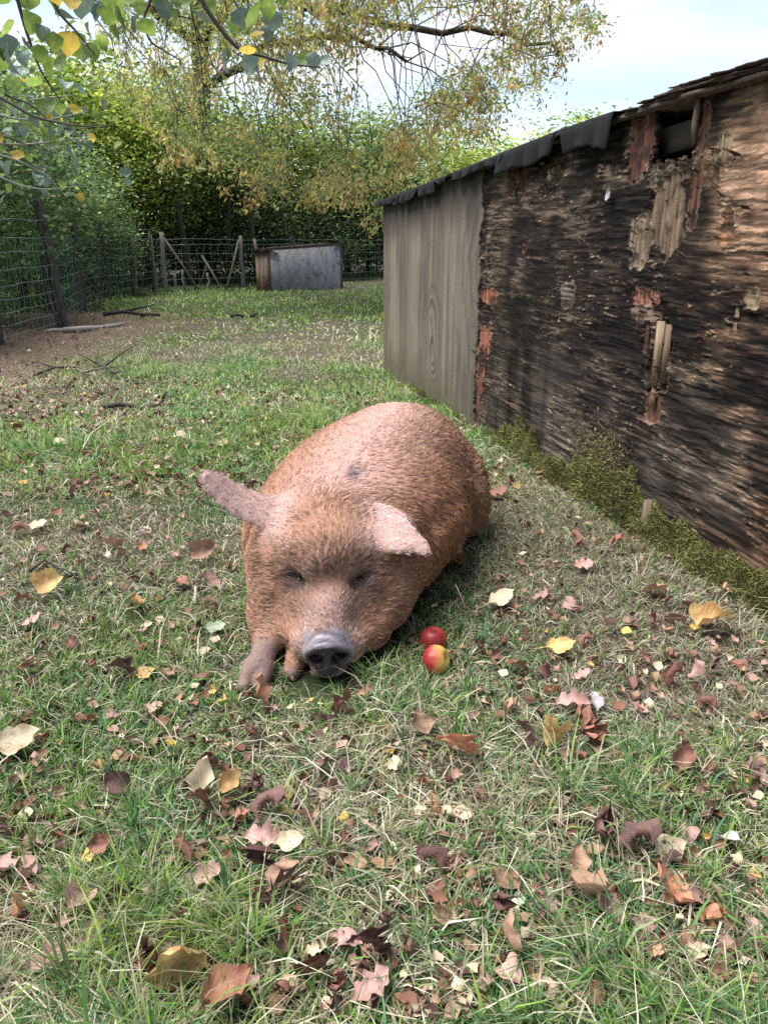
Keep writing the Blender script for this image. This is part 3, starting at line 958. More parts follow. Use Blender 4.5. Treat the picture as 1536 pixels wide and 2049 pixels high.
_hl = ['dark green hedge bush behind the wire fence, nearest the left edge',
       'dark hedge bush right behind the stout leaning fence post',
       'dark leafy hedge bush between the leaning post and the far posts',
       'dark green hedge bush behind the second fence post',
       'dark hedge bush beside the pale corner post',
       'tall dark hedge bush rising over the left fence',
       'tall dark hedge bush behind the middle of the left fence',
       'low dark hedge bush at the foot of the far left fence']
for _k, (_x, _y, _rz, _sx, _sz) in enumerate(((-5.55, 8.2, 0.4, 1.0, 1.12), (-5.50, 10.9, 2.2, 0.98, 1.16), (-6.0, 13.3, 4.0, 1.0, 1.12),
                                              (-6.6, 15.6, 1.1, 0.95, 0.95), (-6.75, 17.9, 5.2, 1.0, 0.95), (-7.3, 9.8, 3.1, 1.45, 1.28), (-7.7, 14.2, 0.9, 1.5, 1.25), (-6.1, 16.9, 2.9, 0.75, 0.62))):
    _i = _k % 2
    plant_tree('hedge_bush', _hl[_k], 'bush', (HEDGE[_i][0], HEDGE_T[_i]), (_x, _y), _rz, (_sx, _sx, _sz), 'hedge along the left fence')

_tl = [('green', -7.6, 21.6, 0.3, 1.00, 0.95, 'green tree behind the far left fence corner'),
       ('yellow', -6.1, 20.7, 3.3, 0.72, 0.80, 'bright yellow-green tree just behind the pale corner post'),
       ('olive', -5.3, 23.2, 1.9, 1.00, 0.86, 'olive tree behind the braced fence posts'),
       ('olive', -2.9, 24.6, 2.7, 0.95, 0.80, 'dark olive tree directly behind the small shelter'),
       ('olive', -0.5, 26.8, 4.4, 0.95, 0.84, 'olive tree behind the right end of the small shelter'),
       ('yellow', -6.4, 26.0, 5.0, 1.15, 0.86, 'yellow-green tree rising behind the fence corner'),
       ('yellow', -3.6, 27.4, 0.8, 1.15, 0.76, 'yellow-green tree rising behind the small shelter'),
       ('green', -1.3, 29.5, 3.6, 1.2, 0.74, 'leafy green tree at the end of the field left of the big shelter'),
       ('yellow', 1.6, 29.0, 2.0, 1.2, 0.78, 'yellowing tree just over the far end of the big shelter roof'),
       ('yellow', 4.6, 31.0, 1.2, 1.25, 0.80, 'yellow-green tree seen over the felt roof edge'),
       ('green', 7.8, 33.0, 4.8, 1.2, 0.95, 'far green tree mostly hidden by the big shelter'),
       ('yellow', -9.6, 25.0, 2.4, 1.3, 1.0, 'tall yellow-green tree behind the left hedge'),
       ('green', -11.5, 19.5, 0.2, 1.4, 1.15, 'tall green tree at the left behind the hedge')]
for _kd, _x, _y, _rz, _sx, _sz, _lb in _tl:
    plant_tree('field_edge_tree', _lb, 'tree', KINDS_T[_kd], (_x, _y), _rz, (_sx, _sx, _sz), 'trees behind the far fence')

# undergrowth that closes the view below the crowns
_me, _K = crown_mesh('foliage', 960, 1.9, 1.3, 0.0, 360, 22, 0.10, [(5, (0.055, 0.085, 0.045)), (3, (0.10, 0.145, 0.07)), (1.3, (0.22, 0.27, 0.12))], 0.22, 0.3)
_kt = trunk_mesh('stems', 960, 1.5, 0.03, _K, M_BARK, 12)
for _k, (_x, _y, _rz, _sc, _lb) in enumerate(((-6.3, 20.6, 0.2, 1.0, 'dark undergrowth shrub left of the corner posts'), (-4.9, 21.6, 2.0, 1.05, 'dark undergrowth shrub behind the leaning braces'),
                                              (-3.4, 22.6, 4.1, 1.1, 'dark shrub behind the left side of the small shelter'), (-1.9, 23.9, 1.3, 1.1, 'dark shrub behind the roof of the small shelter'),
                                              (-0.2, 25.6, 3.0, 1.2, 'dark shrub behind the fence right of the small shelter'), (1.6, 27.4, 5.5, 1.3, 'dark shrub hidden behind the far corner of the big shelter'))):
    _th = thing('undergrowth_shrub', _lb, 'shrub', (_x, _y, 0), 'undergrowth behind the far fence')
    _th.rotation_euler = (0, 0, _rz); _th.scale = (_sc, _sc, _sc)
    link('foliage', _me, _th); link('stems', _kt, _th)
# bare trunks standing in the gloom behind the braced posts
for _k, (_x, _y, _h, _r, _ln, _lb) in enumerate(((-4.75, 19.9, 2.4, 0.075, (-0.25, 0), 'grey leaning tree trunk just right of the corner post'), (-4.1, 21.0, 2.6, 0.06, (0.2, 0), 'thin dark trunk between the two pairs of braces'),
                                                 (-3.3, 20.9, 2.6, 0.06, (-0.1, 0), 'dark trunk behind the middle braced post'))):
    _th = thing('young_tree', _lb, 'tree', (_x, _y, 0))
    _m = MB(); _m.tube([(0, 0, -0.1), (_ln[0] * 0.4, 0, _h * 0.35), (_ln[0] * 0.8, 0.05, _h * 0.7), (_ln[0], 0.1, _h)], [_r * 1.15, _r, _r * 0.85, _r * 0.7], 8)
    _m.obj('trunk', M_BARK, _th, True)
    _rg2 = np.random.default_rng(70 + _k)
    _P, _Kk, _tn = crown_points(_rg2, 60, 16, (_ln[0], 0.1, _h + 0.5), (0.9, 0.9, 0.8), 0.3, 0.2)
    _V, _q, _C = leaves(_P, 0.12, palette(len(_P), _rg2, OLIVE) * _tn[:, None], _rg2)
    link('crown', mesh_np('crown', _V, _q, None, [M_LEAF], False, {'col': ('col', _C)}), _th)

# ---------------------------------------------------------------- the big ash hung with keys
AR = np.random.default_rng(77)
ash_p = np.array([-5.2, 23.6, 0.0])
ash = thing('ash_tree', 'big ash tree hung with yellow and brown seed bunches over the field', 'tree', tuple(ash_p))
_m = MB()
TR = np.array([(-5.2, 23.6, -0.2), (-5.1, 23.3, 2.5), (-4.7, 22.3, 4.6), (-4.3, 20.8, 6.8), (-4.1, 20.0, 9.5), (-3.9, 19.4, 12)])
_m.tube(TR, [0.30, 0.26, 0.23, 0.19, 0.13, 0.05], 10)
_m.obj('trunk', M_BARKP, ash, True, off=ash_p)
LIMBS = []


def limb(pts, r0, r1):
    pts = np.array(pts, float)
    t = np.linspace(0, len(pts) - 1, (len(pts) - 1) * 4 + 1)
    P = np.stack([np.interp(t, np.arange(len(pts)), pts[:, k]) for k in range(3)], 1)
    for _ in range(2):
        P[1:-1] = (P[:-2] + 2 * P[1:-1] + P[2:]) / 4
    P[1:-1] += AR.normal(0, 0.05, (len(P) - 2, 3))
    m = MB(); m.tube(P, np.linspace(r0, r1, len(P)), 7)
    m.obj('limb', M_BARK, ash, True, off=ash_p)
    LIMBS.append(P)


limb([(-4.2, 20.3, 5.3), (-3.2, 18.5, 5.9), (-1.6, 16.5, 5.6), (0.2, 15.2, 5.9), (1.9, 14.6, 6.3), (3.4, 14.2, 6.1)], 0.15, 0.03)
limb([(-4.1, 20.2, 6.2), (-3.0, 17.8, 6.7), (-1.8, 15.6, 5.7), (-0.6, 14.0, 5.4), (0.8, 13.2, 5.6), (2.2, 12.8, 5.2)], 0.14, 0.025)
limb([(-4.0, 20.0, 7.3), (-2.4, 18.0, 8.4), (-0.4, 16.2, 8.2), (1.6, 15.0, 7.6), (3.2, 14.4, 7.0), (4.3, 14.2, 6.4)], 0.13, 0.025)
limb([(-4.1, 20.2, 6.0), (-4.2, 17.5, 6.6), (-3.8, 14.6, 6.0), (-3.2, 12.4, 5.2), (-2.4, 11.2, 4.7)], 0.13, 0.03)
limb([(-4.2, 20.3, 5.4), (-5.0, 18.0, 5.6), (-5.2, 15.4, 5.2), (-4.7, 13.2, 4.6), (-4.0, 11.8, 4.3)], 0.12, 0.03)
limb([(-4.1, 20.1, 6.6), (-2.0, 19.2, 6.0), (0.2, 18.2, 5.2), (2.2, 17.4, 5.0), (3.4, 17.0, 4.5)], 0.12, 0.025)
limb([(-4.3, 20.5, 4.6), (-3.4, 18.6, 4.4), (-2.2, 17.0, 4.7), (-0.8, 16.0, 4.6), (0.4, 15.6, 4.1)], 0.11, 0.03)
LP = np.concatenate(LIMBS)


def right_edge(y):
    return np.interp(y, [-120, 20, 60, 110, 160, 220, 270, 310, 360, 420], [1230, 1205, 1205, 1170, 1165, 1150, 1085, 1010, 900, 800])


# twig ends: spread through the hanging mass of the crown
ends = []; wpx = []
while len(ends) < 700:
    x = AR.uniform(230, 1215); y = AR.uniform(-170, 430)
    e = right_edge(y)
    if x > e: continue
    if x > e - 150 and AR.random() > 0.55: continue
    if y > 330 and x < 480: continue
    if y > 200 and x < 300 and AR.random() > 0.3: continue
    gap = math.hypot((x - 545) / 62, (y - 232) / 45)
    if gap < 1 and AR.random() < 0.93: continue
    gap = math.hypot((x - 170) / 70, (y - 60) / 50)
    if gap < 1 and AR.random() < 0.8: continue
    if fbm(np.array([x / 75.0]), np.array([y / 60.0]), 1000, 3)[0] < 0.44: continue
    Y = AR.uniform(11.5, 18.5)
    ends.append(np.append(at(x, y, Y), AR.random() < 0.10 + 0.5 * float(sst(540, 900, x)) * float(sst(420, 200, y))))
    wpx.append(float(sst(430, 700, x)))
ends = np.array(ends); brown_end = ends[:, 3]; ends = ends[:, :3]
tw = MB(); key_P, key_c = [], []; leaf_P = []
# boughs: ends that hang near one another share a side branch from the nearest limbs
cell = np.floor(ends / 1.15).astype(int)
groups = {}
for i, c in enumerate(map(tuple, cell)):
    groups.setdefault(c, []).append(i)
hub = np.zeros_like(ends)
for c, ids in groups.items():
    h = ends[ids].mean(0) + np.array([0, 0, 0.30]) + AR.normal(0, 0.12, 3)
    dd = np.linalg.norm(LP - h, axis=1)
    k = int(AR.choice(np.argsort(dd)[:9]))
    a = LP[k]
    L = np.linalg.norm(a - h)
    pts = [a]
    for u in (0.25, 0.5, 0.75):
        pts.append(a + (h - a) * u + AR.normal(0, 0.07 * L ** 0.5, 3) + np.array([0, 0, 0.12 * L * math.sin(u * math.pi)]))
    pts.append(h)
    tw.tube(pts, np.linspace(0.014, 0.006, 5), 5, False)
    hub[ids] = h
for ie, e in enumerate(ends):
    a = hub[ie]
    mid = (a + e) / 2 + np.array([0, 0, 0.06]) + AR.normal(0, 0.07, 3)
    tw.tube([a, mid, e], [0.006, 0.005, 0.003], 4, False)
    tone = brown_end[ie]
    for j in range(AR.integers(2, 5)):
        b = e + AR.normal(0, 0.16, 3) if j else e
        u = AR.random()
        if u < 0.30 + 0.36 * wpx[ie]:
            n = AR.integers(12, 26)
            P = b + AR.normal(0, 1, (n, 3)) * np.array([0.055, 0.055, 0.075]) - np.array([0, 0, 0.08])
            key_P.append(P); key_c.append(np.full(n, tone))
        if u > 0.28:
            n = AR.integers(14, 28)
            leaf_P.append(b + AR.normal(0, 1, (n, 3)) * np.array([0.16, 0.16, 0.10]))
_o = tw.obj('twigs', M_BARK, ash, False, off=ash_p); _o['kind'] = 'stuff'
KP = np.concatenate(key_P); KC = np.concatenate(key_c)
_c1 = palette(len(KP), AR, [(4, (0.50, 0.38, 0.19)), (3, (0.58, 0.48, 0.25)), (1.6, (0.44, 0.26, 0.15))])
_c2 = palette(len(KP), AR, [(4, (0.42, 0.22, 0.12)), (3, (0.30, 0.15, 0.095)), (2, (0.50, 0.36, 0.16))])
_kc = np.where((KC > 0.66)[:, None], _c2, _c1)
_V, _q, _C = leaves(KP, 0.085, _kc, AR, 0.25, 1.6, 0.34)
_o = link('seed_bunches', mesh_np('seed_bunches', _V, _q, None, [M_LEAF], False, {'col': ('col', _C)}, off=ash_p), ash); _o['kind'] = 'stuff'
LPp = np.concatenate(leaf_P)
_V, _q, _C = leaves(LPp, 0.10, palette(len(LPp), AR, [(4, (0.15, 0.20, 0.10)), (3, (0.24, 0.28, 0.13)), (1.8, (0.40, 0.40, 0.16)), (0.7, (0.50, 0.42, 0.17))]), AR, 0.5, 0.4, 0.34)
_o = link('foliage', mesh_np('foliage', _V, _q, None, [M_LEAF], False, {'col': ('col', _C)}, off=ash_p), ash); _o['kind'] = 'stuff'

# thin birch tips beyond the near end of the shelter roof
bt = thing('birch_tree', 'pale thin tree tips above the torn roof edge at the right', 'tree', (7.6, 12.5, 0))
_m = MB(); _m.tube([(0, 0, -0.1), (0.05, 0, 2), (0.0, 0.1, 4.0)], [0.09, 0.07, 0.03], 7); _m.obj('trunk', M_BARKP, bt, True)
_m = MB(); _bp = []
for _k in range(34):
    _a = AR.uniform(0, 6.28); _z0 = AR.uniform(2.2, 3.9); _L = AR.uniform(0.5, 1.5)
    _e = np.array([math.cos(_a) * _L, math.sin(_a) * _L, _z0 + AR.uniform(0.0, 0.6)])
    _m.tube([(0, 0, _z0), _e * 0.5 + np.array([0, 0, _z0 * 0.5 + 0.1]), _e], [0.014, 0.01, 0.005], 4, False)
    _bp.append(_e + AR.normal(0, 0.12, (24, 3)))
_m.obj('branches', M_BARK, bt)['kind'] = 'stuff'
_bp = np.concatenate(_bp)
_V, _q, _C = leaves(_bp, 0.06, palette(len(_bp), AR, [(3, (0.22, 0.26, 0.20)), (2, (0.16, 0.19, 0.12))]), AR)
link('crown', mesh_np('crown', _V, _q, None, [M_LEAF], False, {'col': ('col', _C)}), bt)

# ---------------------------------------------------------------- the lime whose boughs hang in at the top left
def leaf_shape(kind, n=9, rng=None):
    """outline half-width along the midrib, 0..1"""
    t = np.linspace(0, 1, n)
    if kind == 'lime':
        w = 0.46 * np.power(np.clip(np.sin(math.pi * np.power(t, 0.62)), 0, 1), 0.75)
    elif kind == 'oak':
        w = 0.29 * np.power(np.clip(np.sin(math.pi * np.power(t, 1.15)), 0, 1), 0.6) * (1 + 0.27 * np.cos(t * 2 * math.pi * 3.6 + 0.4))
    else:
        w = 0.36 * np.power(np.clip(np.sin(math.pi * np.power(t, 0.8)), 0, 1), 0.9)
    w[0] = 0.012; w[-1] = 0.004
    return t, w


def leaf_geo(kind, curl, fold, wave, seed, n=11, m=5, roll=0.0):
    """a leaf of unit length along +X lying in XY: curled, folded and crinkled; returns V, quads, per-vertex (t, v)"""
    rng = np.random.default_rng(seed)
    t, w = leaf_shape(kind, n)
    V, UV = [], []
    ph = rng.uniform(0, 6.28, 4)
    a = 0.0; x = 0.0; z = 0.0
    for i in range(n):
        if i:
            a = curl * (t[i] - 0.35) * 1.6 + 0.18 * math.sin(t[i] * 5 + ph[3]) * (abs(curl) * 0.4 + 0.2)
            x += (t[i] - t[i - 1]) * math.cos(a); z += (t[i] - t[i - 1]) * math.sin(a)
        for j in range(m):
            v = -1 + 2 * j / (m - 1)
            asy = 1 + 0.10 * math.sin(t[i] * 9 + ph[0] + (3 if v > 0 else 0))
            ang = fold * abs(v) + roll * v * v * (1 if v > 0 else 0.6)
            y = w[i] * v * asy * math.cos(ang * 0.8)
            zz = w[i] * abs(v) * math.sin(ang) + wave * math.sin(t[i] * 13 + v * 2.2 + ph[1]) * abs(v) + wave * 0.6 * math.sin(t[i] * 24 + ph[2] + (2 if v > 0 else 0)) * abs(v)
            V.append((x - zz * math.sin(a), y, z + zz * math.cos(a))); UV.append((t[i], v))
    V = np.array(V)
    V[:, 0] -= 0.5
    i = np.arange(n * m).reshape(n, m)
    q = np.stack([i[:-1, :-1], i[1:, :-1], i[1:, 1:], i[:-1, 1:]], -1).reshape(-1, 4)
    return V, q, np.array(UV)


def leaf_material(name, base, blotch, trans=0.2, rough=0.55, vein=(1.25, 1.2, 1.1), bl=(0.5, 0.68)):
    t = NT(name)
    u = t.attr('lt', 'Fac'); v = t.attr('lv', 'Fac')
    av = t.math('ABSOLUTE', v)
    # side veins: stripes slanting away from the midrib
    st = t.math('SUBTRACT', t.math('MULTIPLY', u, 9.0), t.math('MULTIPLY', av, 3.2))
    fr = t.math('ABSOLUTE', t.math('SUBTRACT', t.math('FRACT', st), 0.5))
    vv = t.ramp(t.math('MINIMUM', t.math('MULTIPLY', fr, 1.0), t.math('MULTIPLY', av, 2.2)), [(0.02, (1, 1, 1)), (0.13, (0, 0, 0))])
    oi = t.n('ShaderNodeObjectInfo')
    mp = t.n('ShaderNodeVectorMath', _operation='ADD')
    tc = t.n('ShaderNodeTexCoord'); t.l(tc.outputs['Object'], mp.inputs[0])
    cb = t.n('ShaderNodeCombineXYZ'); t.l(t.math('MULTIPLY', oi.outputs['Random'], 37.0), cb.inputs[0]); t.l(cb.outputs[0], mp.inputs[1])
    nz = t.noise(mp.outputs[0], 3.2, 5, 0.6)
    c = t.mix(t.ramp(nz, [(bl[0], (0, 0, 0)), (bl[1], (1, 1, 1))]), base, blotch)
    c = t.mix(t.math('MULTIPLY', vv, 0.6), c, t.mix(1.0, c, vein, 'MULTIPLY'))
    hsv = t.n('ShaderNodeHueSaturation', Saturation=0.95)
    t.l(t.math('ADD', 0.72, t.math('MULTIPLY', oi.outputs['Random'], 0.56)), hsv.inputs['Value'])
    t.l(c, hsv.inputs['Color'])
    return t.pbr(hsv.outputs[0], rough, 0.35, t.bump(t.math('ADD', t.math('MULTIPLY', vv, -0.6), nz), 0.25, 0.03), trans)


def leaf_mesh(name, kind, curl, fold, wave, seed, mat, n=11, m=5, roll=0.0, petiole=True):
    V, q, UV = leaf_geo(kind, curl, fold, wave, seed, n, m, roll)
    if petiole:
        b = V[m // 2]
        k = len(V)
        d = np.array([-0.30, 0.03, -0.03 - 0.1 * curl])
        P = np.array([b + (0, 0.008, 0), b - (0, 0.008, 0), b + d * 0.5 + (0, 0.008, 0.01), b + d * 0.5 - (0, 0.008, -0.01), b + d + (0, 0.006, 0), b + d - (0, 0.006, 0)])
        V = np.concatenate([V, P]); UV = np.concatenate([UV, np.zeros((6, 2))])
        q = np.concatenate([q, [[k, k + 1, k + 3, k + 2], [k + 2, k + 3, k + 5, k + 4]]])
    return mesh_np(name, V, q, None, [mat], True, {'lt': ('f', UV[:, 0]), 'lv': ('f', UV[:, 1])})


ML = {'yg': leaf_material('lime_leaf_green', (0.17, 0.26, 0.045), (0.32, 0.36, 0.07), 0.55, 0.42),
      'bl': leaf_material('lime_leaf_sky_tint', (0.14, 0.20, 0.15), (0.20, 0.26, 0.19), 0.25, 0.28),  # pale undersides, plus sky reflection put into the leaf colour
      'ye': leaf_material('lime_leaf_yellow', (0.50, 0.38, 0.045), (0.48, 0.24, 0.04), 0.5, 0.45)}
LIMEV = {k: [leaf_mesh('leaf', 'lime', c, f, w, sd, m, 9, 5) for c, f, w, sd in ((0.5, 0.25, 0.02, 1), (-0.4, 0.35, 0.03, 2), (0.9, 0.15, 0.03, 3))] for k, m in ML.items()}
lime = thing('lime_tree', 'lime boughs with large yellow-green leaves hanging in at the top left', 'tree', (-3.3, 2.4, 0))
LO = np.array([-3.3, 2.4, 0.0])
_m = MB(); _m.tube([(-3.3, 2.4, -0.1), (-3.25, 2.45, 1.5), (-3.15, 2.5, 3.0), (-3.0, 2.6, 4.6)], [0.17, 0.14, 0.12, 0.09], 10)
_m.obj('trunk', M_BARK, lime, True, off=LO)
M_TWIG = NT('lime_twig').pbr((0.055, 0.042, 0.035), 0.7, 0.3)
M_TWIGP = NT('lichen_twig').pbr((0.26, 0.25, 0.22), 0.8, 0.2)
LR = np.random.default_rng(5)


def sprig(px, Y, r0=0.005, start=(-3.1, 2.5, 3.6), mat=None, name='twig'):
    """a twig through photograph points px at distance Y, grown from the trunk"""
    P = [np.asarray(start, float)] if start is not None else []
    for i, (x, y) in enumerate(px):
        P.append(at(x, y, Y[i] if hasattr(Y, '__len__') else Y))
    P = np.array(P)
    t = np.linspace(0, len(P) - 1, (len(P) - 1) * 5 + 1)
    Q = np.stack([np.interp(t, np.arange(len(P)), P[:, k]) for k in range(3)], 1)
    for _ in range(2):
        Q[1:-1] = (Q[:-2] + 2 * Q[1:-1] + Q[2:]) / 4
    R = np.linspace(r0 * (2.2 if start is not None else 1), r0 * 0.45, len(Q))
    m = MB(); m.tube(Q, R, 6); m.obj(name, mat or M_TWIG, lime, True, off=LO)
    return Q


sprig([(-180, -260), (20, -60), (52, 60), (80, 140), (120, 200)], 2.7, 0.0045)
sprig([(-60, -330), (90, -60), (112, 20), (160, 70), (190, 110)], 2.6, 0.0042)
sprig([(120, -420), (260, -120), (310, -20), (285, 40), (300, 85), (360, 120)], 2.7, 0.0040)
_b1 = sprig([(200, -420), (380, -80), (402, 2), (450, 70), (480, 100), (525, 112), (575, 128), (640, 135)], 2.8, 0.0052)
sprig([(-300, 60), (-100, 140), (10, 200), (70, 235), (140, 250), (210, 255)], 3.2, 0.0042)
for px in ([(-40, 262), (20, 275), (80, 300), (140, 310)], [(0, 190), (60, 205), (120, 262), (230, 250)], [(0, 330), (20, 355), (38, 380)],
           [(-30, 150), (10, 210), (60, 260), (105, 330)], [(60, 200), (100, 195), (150, 190)], [(-40, 300), (30, 318), (90, 345), (130, 392)], [(-20, 225), (40, 240), (110, 238), (180, 222)], [(-30, 340), (40, 372), (90, 380), (160, 372)], [(-40, 285), (50, 290), (120, 282), (190, 275)], [(-20, 255), (25, 300), (60, 330), (110, 350)]):
    sprig(px, 4.6, 0.004, None if px[0][0] > 0 else (-3.1, 2.6, 3.4), M_TWIGP if LR.random() < 0.55 else M_TWIG)
# leaves: photograph position, length in photograph pixels, kind
_LL = [(105, 28, 48, 'yg'), (138, 22, 46, 'ye'), (168, 34, 52, 'bl'), (130, 48, 46, 'bl'), (40, 20, 46, 'yg'), (60, 60, 40, 'yg'), (198, 38, 36, 'bl'),
       (215, 50, 40, 'yg'), (236, 52, 46, 'yg'), (212, 12, 40, 'yg'), (228, 18, 46, 'yg'), (296, 74, 40, 'yg'), (272, 60, 30, 'bl'), (262, 12, 36, 'yg'),
       (318, 20, 46, 'yg'), (350, 14, 38, 'yg'), (290, 40, 36, 'yg'), (330, 34, 34, 'bl'), (140, 64, 30, 'yg'), (8, 110, 48, 'bl'), (28, 145, 50, 'bl'),
       (6, 135, 40, 'yg'), (38, 160, 36, 'bl'), (18, 75, 40, 'yg'), (60, 108, 38, 'bl'), (70, 80, 40, 'yg'), (84, 78, 30, 'bl'), (110, 100, 38, 'yg'),
       (125, 140, 34, 'yg'), (102, 148, 36, 'yg'), (92, 160, 36, 'yg'), (140, 105, 44, 'ye'), (150, 122, 40, 'yg'), (178, 125, 44, 'bl'), (172, 108, 30, 'bl'),
       (200, 112, 34, 'yg'), (186, 116, 32, 'yg'), (206, 100, 34, 'yg'), (56, 175, 34, 'ye'), (68, 180, 34, 'yg'), (30, 178, 30, 'yg'), (90, 230, 40, 'yg'),
       (130, 180, 30, 'bl'), (160, 190, 28, 'bl'), (150, 230, 26, 'ye'), (12, 235, 34, 'yg'), (28, 255, 32, 'yg'), (32, 268, 30, 'bl'), (58, 265, 30, 'yg'),
       (68, 255, 26, 'bl'), (36, 322, 26, 'ye'), (100, 290, 28, 'yg'), (180, 288, 26, 'ye'), (125, 270, 28, 'bl'), (5, 350, 32, 'bl'), (20, 345, 28, 'bl'),
       (510, 62, 58, 'yg'), (534, 34, 36, 'yg'), (548, 10, 30, 'yg'), (565, 8, 28, 'yg'), (484, 55, 40, 'bl'), (545, 58, 40, 'bl'), (512, 82, 32, 'ye'), (535, 78, 30, 'bl'),
       (452, 118, 36, 'yg'), (455, 140, 46, 'bl'), (494, 116, 32, 'ye'), (508, 130, 34, 'bl'), (498, 145, 36, 'bl'), (516, 142, 34, 'ye'), (522, 162, 34, 'bl'),
       (580, 136, 36, 'bl'), (606, 132, 30, 'yg'), (626, 135, 32, 'bl'), (648, 138, 34, 'bl'), (405, 52, 40, 'bl'), (420, 28, 32, 'yg'), (450, 70, 30, 'yg'),
       (466, 62, 34, 'yg'), (180, 72, 28, 'yg'), (250, 34, 36, 'yg'), (275, 25, 32, 'yg'), (15, 8, 44, 'yg'), (85, 6, 36, 'bl'), (60, 10, 40, 'yg'), (110, 8, 34, 'ye'),
       (375, 18, 34, 'yg'), (345, 40, 28, 'yg'), (232, 84, 32, 'yg'), (156, 92, 30, 'yg'), (118, 118, 30, 'yg'), (80, 120, 32, 'yg'), (48, 128, 30, 'bl')]
for _k in range(70):
    _LL.append((LR.uniform(-10, 270) * LR.uniform(0.5, 1), LR.uniform(185, 420), LR.uniform(14, 26), ['bl', 'bl', 'yg', 'ye'][int(LR.choice(4, p=[0.4, 0.2, 0.33, 0.07]))]))
for (x, y, L, k) in _LL:
    far = y > 165 and x < 260
    Y = (4.6 if far else 2.75) + LR.uniform(-0.25, 0.25)
    p = at(x, y - L * 0.35, Y)
    o = link('leaf', LIMEV[k][LR.integers(0, 3)], lime)
    sz = L / 1539.0 * Y * 0.98
    o.scale = (sz, sz, sz)
    # hang: the leaf's own X axis points mostly down
    o.rotation_euler = (LR.uniform(-0.9, 0.9), 1.15 + LR.normal(0, 0.35), LR.uniform(0, 6.28))
    o.location = p - LO

# ================================================================ the pig
def _ell(p, c, r, ry=0.0, rx=0.0):
    """approximate distance to an ellipsoid, turned about Z by ry and about X by rx"""
    q = p - np.asarray(c, np.float32)
    if ry:
        cs, sn = math.cos(ry), math.sin(ry)
        q = np.stack([q[:, 0] * cs + q[:, 1] * sn, -q[:, 0] * sn + q[:, 1] * cs, q[:, 2]], 1)
    if rx:
        cs, sn = math.cos(rx), math.sin(rx)
        q = np.stack([q[:, 0], q[:, 1] * cs + q[:, 2] * sn, -q[:, 1] * sn + q[:, 2] * cs], 1)
    r = np.asarray(r, np.float32)
    k0 = np.linalg.norm(q / r, axis=1); k1 = np.linalg.norm(q / (r * r), axis=1)
    return k0 * (k0 - 1.0) / np.maximum(k1, 1e-6)


def _cone(p, a, b, ra, rb):
    """capsule with a linear change of radius"""
    a, b = np.asarray(a, np.float32), np.asarray(b, np.float32)
    ab = b - a
    t = np.clip(((p - a) @ ab) / (ab @ ab), 0, 1)
    return np.linalg.norm(p - a - t[:, None] * ab, axis=1) - (ra + (rb - ra) * t)


def _su(a, b, k):
    h = np.clip(0.5 + 0.5 * (b - a) / k, 0, 1)
    return b + (a - b) * h - k * h * (1 - h)


def _ss(a, b, k):
    """a minus b, rounded"""
    h = np.clip(0.5 - 0.5 * (a + b) / k, 0, 1)
    return a + (-b - a) * h + k * h * (1 - h)


FX = -0.150     # middle of the face


def _ear(p, pts, wid, up, thick):
    """a leaf of skin along a bent centre line: flat across 'up'"""
    pts = [np.asarray(q, np.float32) for q in pts]
    P_ = np.array(pts); k_ = np.linspace(0, len(pts) - 1, 9)
    wid = np.interp(k_, np.arange(len(pts)), wid)
    P_ = np.stack([np.interp(k_, np.arange(len(pts)), P_[:, j]) for j in range(3)], 1)
    for _ in range(2):
        P_[1:-1] = (P_[:-2] + 2 * P_[1:-1] + P_[2:]) / 4
    pts = [q.astype(np.float32) for q in P_]
    best = None
    up = np.asarray(up, np.float32); up /= np.linalg.norm(up)
    for i in range(len(pts) - 1):
        a, b = pts[i], pts[i + 1]
        ab = b - a; L = np.linalg.norm(ab); e = ab / L
        t = np.clip(((p - a) @ ab) / (ab @ ab), 0, 1)
        d = p - a - t[:, None] * ab
        sd = np.cross(e, up); sd /= np.linalg.norm(sd); nn = np.cross(sd, e)
        w = wid[i] + (wid[i + 1] - wid[i]) * t
        x = d @ sd; z = d @ nn; y = d @ e
        # curl the edges towards the hollow side
        z = z + 3.2 * np.maximum(np.abs(x) - 0.012, 0) ** 2
        k = np.sqrt((x / w) ** 2 + (z / thick) ** 2 + (y / (w * 0.45)) ** 2)
        dd = (k - 1) * thick * np.minimum(1, 0.6 + 0.4 / np.maximum(k, 0.4))
        best = dd if best is None else _su(best, dd, 0.006)
    return best


